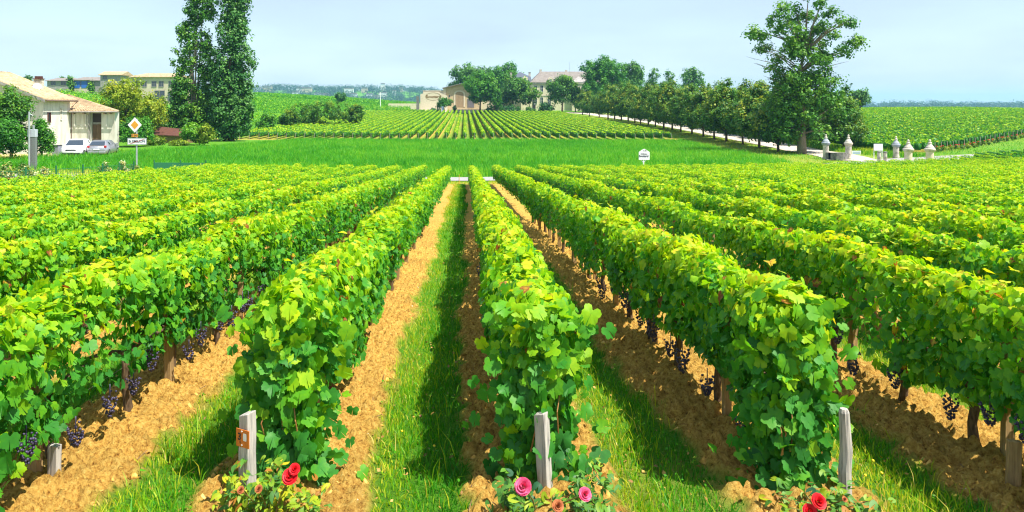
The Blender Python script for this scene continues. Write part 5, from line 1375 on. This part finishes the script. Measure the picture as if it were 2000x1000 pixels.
# green fence
def fence(pts, label, h, solid):
    x0, y0 = pts[0]; b = thing("fence", label, "fence", (x0, y0, gz(x0, y0)))
    P = np.array(pts); L = np.r_[0, np.cumsum(np.hypot(*np.diff(P, axis=0).T))]
    ss = np.arange(0, L[-1] + .01, 2.0 if not solid else 1.4); pts2 = [(float(np.interp(t, L, P[:, 0])), float(np.interp(t, L, P[:, 1]))) for t in ss]
    for (x, y) in pts2:
        m = MB(); m.tube([(x - x0, y - y0, gz(x, y) - gz(x0, y0) - .1), (x - x0, y - y0, gz(x, y) - gz(x0, y0) + h + .15)], .035, 6); m.build("fence_post", GFENCE, b)
    m = MB()
    for (xa, ya), (xb, yb) in zip(pts2[:-1], pts2[1:]):
        za, zb_ = gz(xa, ya) - gz(x0, y0), gz(xb, yb) - gz(x0, y0)
        if solid:
            m.add([(xa - x0, ya - y0, za), (xb - x0, yb - y0, zb_), (xb - x0, yb - y0, zb_ + h), (xa - x0, ya - y0, za + h), (xa - x0, ya - y0 + .03, za), (xb - x0, yb - y0 + .03, zb_), (xb - x0, yb - y0 + .03, zb_ + h), (xa - x0, ya - y0 + .03, za + h)], [(0, 1, 2, 3), (7, 6, 5, 4), (3, 2, 6, 7), (0, 4, 5, 1)])
        else:
            for q in range(7): m.tube([(xa - x0, ya - y0, za + h * q / 6), (xb - x0, yb - y0, zb_ + h * q / 6)], .008, 4)
            for q in range(12):
                t = q / 12; xx = xa + (xb - xa) * t - x0; yy = ya + (yb - ya) * t - y0; zq = za + (zb_ - za) * t; m.tube([(xx, yy, zq), (xx, yy, zq + h)], .007, 4)
    m.build("mesh_panel" if not solid else "solid_panel", GFENCE, b)


fence([(-17.6, 24.5), (-17.3, 33), (-17.9, 40)], "dark green wire mesh fence on posts beside the flowering shrubs", 1.2, False)
fence([(-17.6, 40.6), (-14.6, 42.4)], "solid green screen panel at right end of the fence", 1.25, True)


# ------------------------------------------------------------------ gate pillars
def pillar(label, x, Y, ytop, w, cap=STONEG, wide=1.0, body=STONEG):
    X = pX(x, Y); zb = gz(X, Y); h = pZ(ytop, Y) - zb; b = thing("gate_pillar", label, "pillar", (X, Y, zb), group="stone gate pillars"); r = w * .46
    hb = h - 1.02 * wide
    m = MB(); m.lathe([(r * 1.12, -.2), (r * 1.12, .22), (r, .26), (r * .97, hb - .12), (r * 1.0, hb - .1)], 20); m.build("shaft", body, b, smooth=False)
    m = MB(); m.lathe([(r * 1.05, hb - .1), (r * 1.3, hb), (r * 1.42, hb + .10), (r * 1.42, hb + .18), (r * 1.2, hb + .22), (r * 1.05, hb + .34 * wide), (r * .55, hb + .55 * wide), (r * .4, hb + .58 * wide)], 20); m.build("capital", cap, b)
    m = MB(); k = hb + .58 * wide; m.lathe([(r * .42, k), (r * .52, k + .08), (r * .50, k + .15), (r * .26, k + .21), (r * .24, k + .24), (r * .33, k + .30), (r * .30, k + .37), (r * .08, k + .43 * wide), (r * .02, k + .44 * wide)], 14); m.build("finial", STONEG, b, smooth=True)
    return b


pillar("stone gate pillar left of the low curved wall", 1613, 72, 262, .62, cap=LEAD)
pillar("stone gate pillar right of the low curved wall", 1657, 71, 262.5, .62)
pillar("tall stone gate pillar with bluish cap right of white board", 1750, 72, 265.5, .60, cap=LEAD)
pillar("squat wide stone pillar next to the tall bluish capped one", 1774, 67, 272, .72, wide=1.05, body=STONE)
pillar("squat wide stone pillar farthest right of the gate", 1816, 67, 272, .72, wide=1.05, body=STONE)
m = MB()
pts = [(1613, 72), (1620, 70.8), (1632, 70.2), (1645, 70.1), (1657, 71)]
for (xa, ya), (xb, yb) in zip(pts[:-1], pts[1:]):
    Xa, Xb = pX(xa, ya), pX(xb, yb); za, zb_ = gz(Xa, ya), gz(Xb, yb)
    ta, tb = (pZ(298, ya), pZ(298, yb)); m.add([(Xa, ya - .2, za - .3), (Xb, yb - .2, zb_ - .3), (Xb, yb + .2, zb_ - .3), (Xa, ya + .2, za - .3), (Xa, ya - .2, ta), (Xb, yb - .2, tb), (Xb, yb + .2, tb), (Xa, ya + .2, ta)],
                                               [(0, 3, 2, 1), (4, 5, 6, 7), (0, 1, 5, 4), (1, 2, 6, 5), (2, 3, 7, 6), (3, 0, 4, 7)])
gw = m.build("low_wall", STONED); tag(gw, "low dark curved stone wall between two gate pillars", "wall")
Y = 69.; X = pX(1715.5, Y); zb = gz(X, Y); b = thing("notice_board", "blank white board on two legs between the pillars", "sign", (X, Y, zb)); zz = lambda y: pZ(y, Y) - zb
m = MB(); m.box(-.42, .42, -.03, .03, zz(294), zz(281)); m.build("board", WHITE, b)
for xx in (-.39, .39): m = MB(); m.box(xx - .025, xx + .025, .035, .085, -.2, zz(282)); m.build("leg", WHITE, b)
for i, (x, yt) in enumerate(((1717, 295), (1729, 296))):
    Y = 67.5; X = pX(x, Y); zb = gz(X, Y); h = pZ(yt, Y) - zb; b = thing("stone_bollard", ["short stone bollard under the white board", "short stone bollard right of the white board"][i], "bollard", (X, Y, zb))
    m = MB(); m.lathe([(.17, -.2), (.15, h - .12)], 12); m.build("shaft", STONEG, b); m = MB(); m.lathe([(.155, h - .119), (.19, h - .1), (.185, h - .04), (.10, h)], 12); m.build("cap", STONED, b)
Y = 78.; X = pX(1673, Y); zb = gz(X, Y); b = thing("ground_sign", "small white and blue sign low in grass behind the gate", "sign", (X, Y, zb)); zz = lambda y: pZ(y, Y) - zb
m = MB(); m.box(-.48, .48, 0, .04, zz(302.5), zz(294.5)); p_ = m.build("board", WHITE, b); m = MB(); m.box(-.4, .4, -.010, -.002, zz(297.6), zz(296.2)); m.box(-.4, .4, -.010, -.002, zz(300.6), zz(299.4)); m.build("stripe", mat_plain("sign_blue", (.15, .32, .55), .5), p_)
for xx in (-.4, .4): m = MB(); m.box(xx - .03, xx + .03, .045, .09, -.3, zz(296)); m.build("leg", GALV, b)
# flowering roses at ends of the right hand vineyard rows
for i in range(20):
    X = 53 + 1.45 * i; Y = 80 + (X - 51.5) * .78 - .9
    rg = np.random.default_rng(700 + i); b = thing("rose_bush", "small red flowering rose at the end of a right hand vine row", "rose bush", (X, Y, gz(X, Y)), group="roses along the right hand vineyard")
    (V, F, T), C = crown_leaves(rg, [(0, 0, .35, .3, .3, .35)], 14, 16, .12, .16, tint0=.45); fast_mesh("foliage", V, F, ROSELEAF, b, tint=T)
    m = MB()
    for q in range(3 if i % 3 == 0 else 1): m.lathe([(.01, .60), (.07, .64), (.07, .69), (.02, .72)], 7, rg.uniform(-.3, .3), rg.uniform(-.3, 0))
    m.build("flower", ROSE_RED, b)


# ------------------------------------------------------------------ cars
def car(label, X, Y, heading, paint, suv):
    zb = gz(X, Y) + .06; root = thing("parked_car", label, "car", (X, Y, zb), heading)
    L, W, H = 4.16, 1.74, 1.55 if suv else 1.46
    # stations along x (front = +x): x, z_low, z_belt, half width low, half width belt
    st = [(2.08, .30, .62, .55, .60), (2.02, .22, .72, .70, .72), (1.80, .20, .84, .82, .80), (1.35, .20, .93, .86, .82), (.85, .20, .98, .87, .83), (0, .20, 1.00, .87, .84), (-1.0, .20, 1.02, .87, .83), (-1.65, .22, 1.02, .85, .80), (-1.98, .28, .95, .80, .74), (-2.07, .36, .72, .70, .66)]
    m = MB(); vs = []; fs = []; k = 8
    for x, z0, z1, w0, w1 in st:
        zm = z0 + (z1 - z0) * .45
        for (yy, zz_) in ((-w0 * .85, z0), (-w0, z0 + .12), (-max(w0, w1) * 1.02, zm), (-w1, z1), (w1, z1), (max(w0, w1) * 1.02, zm), (w0, z0 + .12), (w0 * .85, z0)): vs.append((x, yy, zz_))
    for i in range(len(st) - 1):
        for j in range(k): fs.append((i * k + j, i * k + (j + 1) % k, (i + 1) * k + (j + 1) % k, (i + 1) * k + j))
    fs.append(tuple(range(k))[::-1]); fs.append(tuple((len(st) - 1) * k + j for j in range(k))); m.add(vs, fs); body = m.build("body", paint, root, smooth=True); 
    # greenhouse
    gl = [(1.02, .97, .80), (.30, H - .06, .62), (-.5, H, .62), (-1.35, H - .05, .60), (-1.93, 1.0, .74)]
    m = MB(); roof = [(x, z, w) for x, z, w in gl]
    vs = []
    for x, z, w in roof: vs += [(x, -w, z), (x, w, z)]
    low = [(1.02, .955, .82), (.35, .985, .83), (-.5, 1.0, .84), (-1.3, 1.01, .82), (-1.93, .98, .74)]
    for x, z, w in low: vs += [(x, -w, z), (x, w, z)]
    fs = [(2 * i, 2 * i + 1, 2 * i + 3, 2 * i + 2) for i in range(4)] + [(10 + 2 * i, 2 * i + 10 - 10, 2 * i + 2, 12 + 2 * i) for i in range(4)] + [(11 + 2 * i, 13 + 2 * i, 2 * i + 3, 2 * i + 1) for i in range(4)]
    m.add(vs, fs); m.build("roof", paint, root, smooth=False)
    def quad(name, pts, mat, off):
        a, b_, c, d_ = (Vector(p) for p in pts); n = (b_ - a).cross(d_ - a).normalized(); o_ = n * off; th = n * .012
        mm = MB(); mm.add([p + o_ for p in (a, b_, c, d_)] + [p + o_ - th for p in (a, b_, c, d_)], [(0, 1, 2, 3), (7, 6, 5, 4), (0, 4, 5, 1), (1, 5, 6, 2), (2, 6, 7, 3), (3, 7, 4, 0)]); return mm.build(name, mat, root)
    quad("windscreen", [(.97, -.74, 1.0), (.97, .74, 1.0), (.36, .58, H - .09), (.36, -.58, H - .09)], GLASS, .012)
    quad("rear_window", [(-1.90, .64, 1.05), (-1.90, -.64, 1.05), (-1.42, -.54, H - .10), (-1.42, .54, H - .10)], GLASS, .012)
    for sgn in (-1, 1):
        A_ = [(.72, sgn * .80, 1.02), (-.12, sgn * .825, 1.04), (-.15, sgn * .65, H - .09), (.28, sgn * .645, H - .10)]
        B_ = [(-.20, sgn * .825, 1.04), (-1.15, sgn * .81, 1.06), (-1.02, sgn * .645, H - .09), (-.23, sgn * .65, H - .08)]
        for q in (A_, B_): quad("side_window", q if sgn < 0 else q[::-1], GLASS, .016 if False else .02)
        m = MB(); m.box(.55, .72, sgn * .98 - .09, sgn * .98 + .09, .98, 1.12); m.build("mirror", paint, root, bevel=.02)
        m = MB(); m.add([(2.03, sgn * .42, .70), (2.03, sgn * .62, .74), (1.86, sgn * .80, .80), (1.86, sgn * .82, .68), (2.02, sgn * .68, .62), (2.06, sgn * .45, .62)] + [(1.90, sgn * .42, .70), (1.90, sgn * .60, .74), (1.78, sgn * .76, .80), (1.78, sgn * .76, .68), (1.9, sgn * .62, .62), (1.92, sgn * .45, .62)],
                        [(0, 1, 2, 3, 4, 5), (11, 10, 9, 8, 7, 6)] + [(i, i + 6, (i + 1) % 6 + 6, (i + 1) % 6) for i in range(6)]); m.build("headlight", LAMPG, root)
        m = MB(); m.box(-2.06, -1.86, sgn * .70 - .10, sgn * .70 + .10, .82, 1.0); m.build("tail_light", RED, root, bevel=.02)
        for wx in (1.28, -1.30):
            wm = MB(); wm.tube([(wx, sgn * .89, .31), (wx, sgn * .69, .31)], .33, 18); wh = wm.build("wheel", RUBBER, root)
            wm = MB(); wm.tube([(wx, sgn * .90, .31), (wx, sgn * .85, .31)], [.21, .22], 14); wm.build("rim", CHROME, wh)
    m = MB(); m.box(1.95, 2.10, -.42, .42, .60, .72); m.build("grille", DARK, root, bevel=.02)
    m = MB(); m.box(1.70, 2.11, -.74, .74, .25, .42); m.build("bumper", DARK if suv else paint, root, bevel=.04)
    m = MB(); m.box(-2.11, -1.75, -.74, .74, .30, .50); m.build("bumper", DARK if suv else paint, root, bevel=.04)
    m = MB(); m.box(2.112, 2.125, -.26, .26, .44, .55); m.build("number_plate", WHITE, root); m = MB(); m.box(-2.12, -2.09, -.26, .26, .62, .73); m.build("number_plate", WHITE, root)
    return root


Yc = 65.0; car("white compact car parked nose out before the barn", pX(151, Yc), Yc, R(-76), CARW, True)
Yc = 66.5; car("silver hatchback parked with its tail towards the road", pX(202, Yc), Yc, R(101), CARS, False)

# ------------------------------------------------------------------ haze
m = MB(); m.box(-4200, 4200, -70, 5100, -40, 75)
hm = bpy.data.materials.new("haze_air"); hm.use_nodes = True; n = hm.node_tree; n.nodes.clear()
out = n.nodes.new("ShaderNodeOutputMaterial"); pv = n.nodes.new("ShaderNodeVolumePrincipled")
pv.inputs['Color'].default_value = (.34, .63, 1.0, 1); pv.inputs['Density'].default_value = .00018; pv.inputs['Anisotropy'].default_value = .2
n.links.new(pv.outputs[0], out.inputs['Volume'])
tag(m.build("haze", hm), kind='stuff', label="pale blue summer haze over the far ridge", cat="haze")
print("OBJECTS", len(bpy.data.objects), "TRIS", sum(len(o.data.polygons) for o in bpy.data.objects if o.type == 'MESH'))
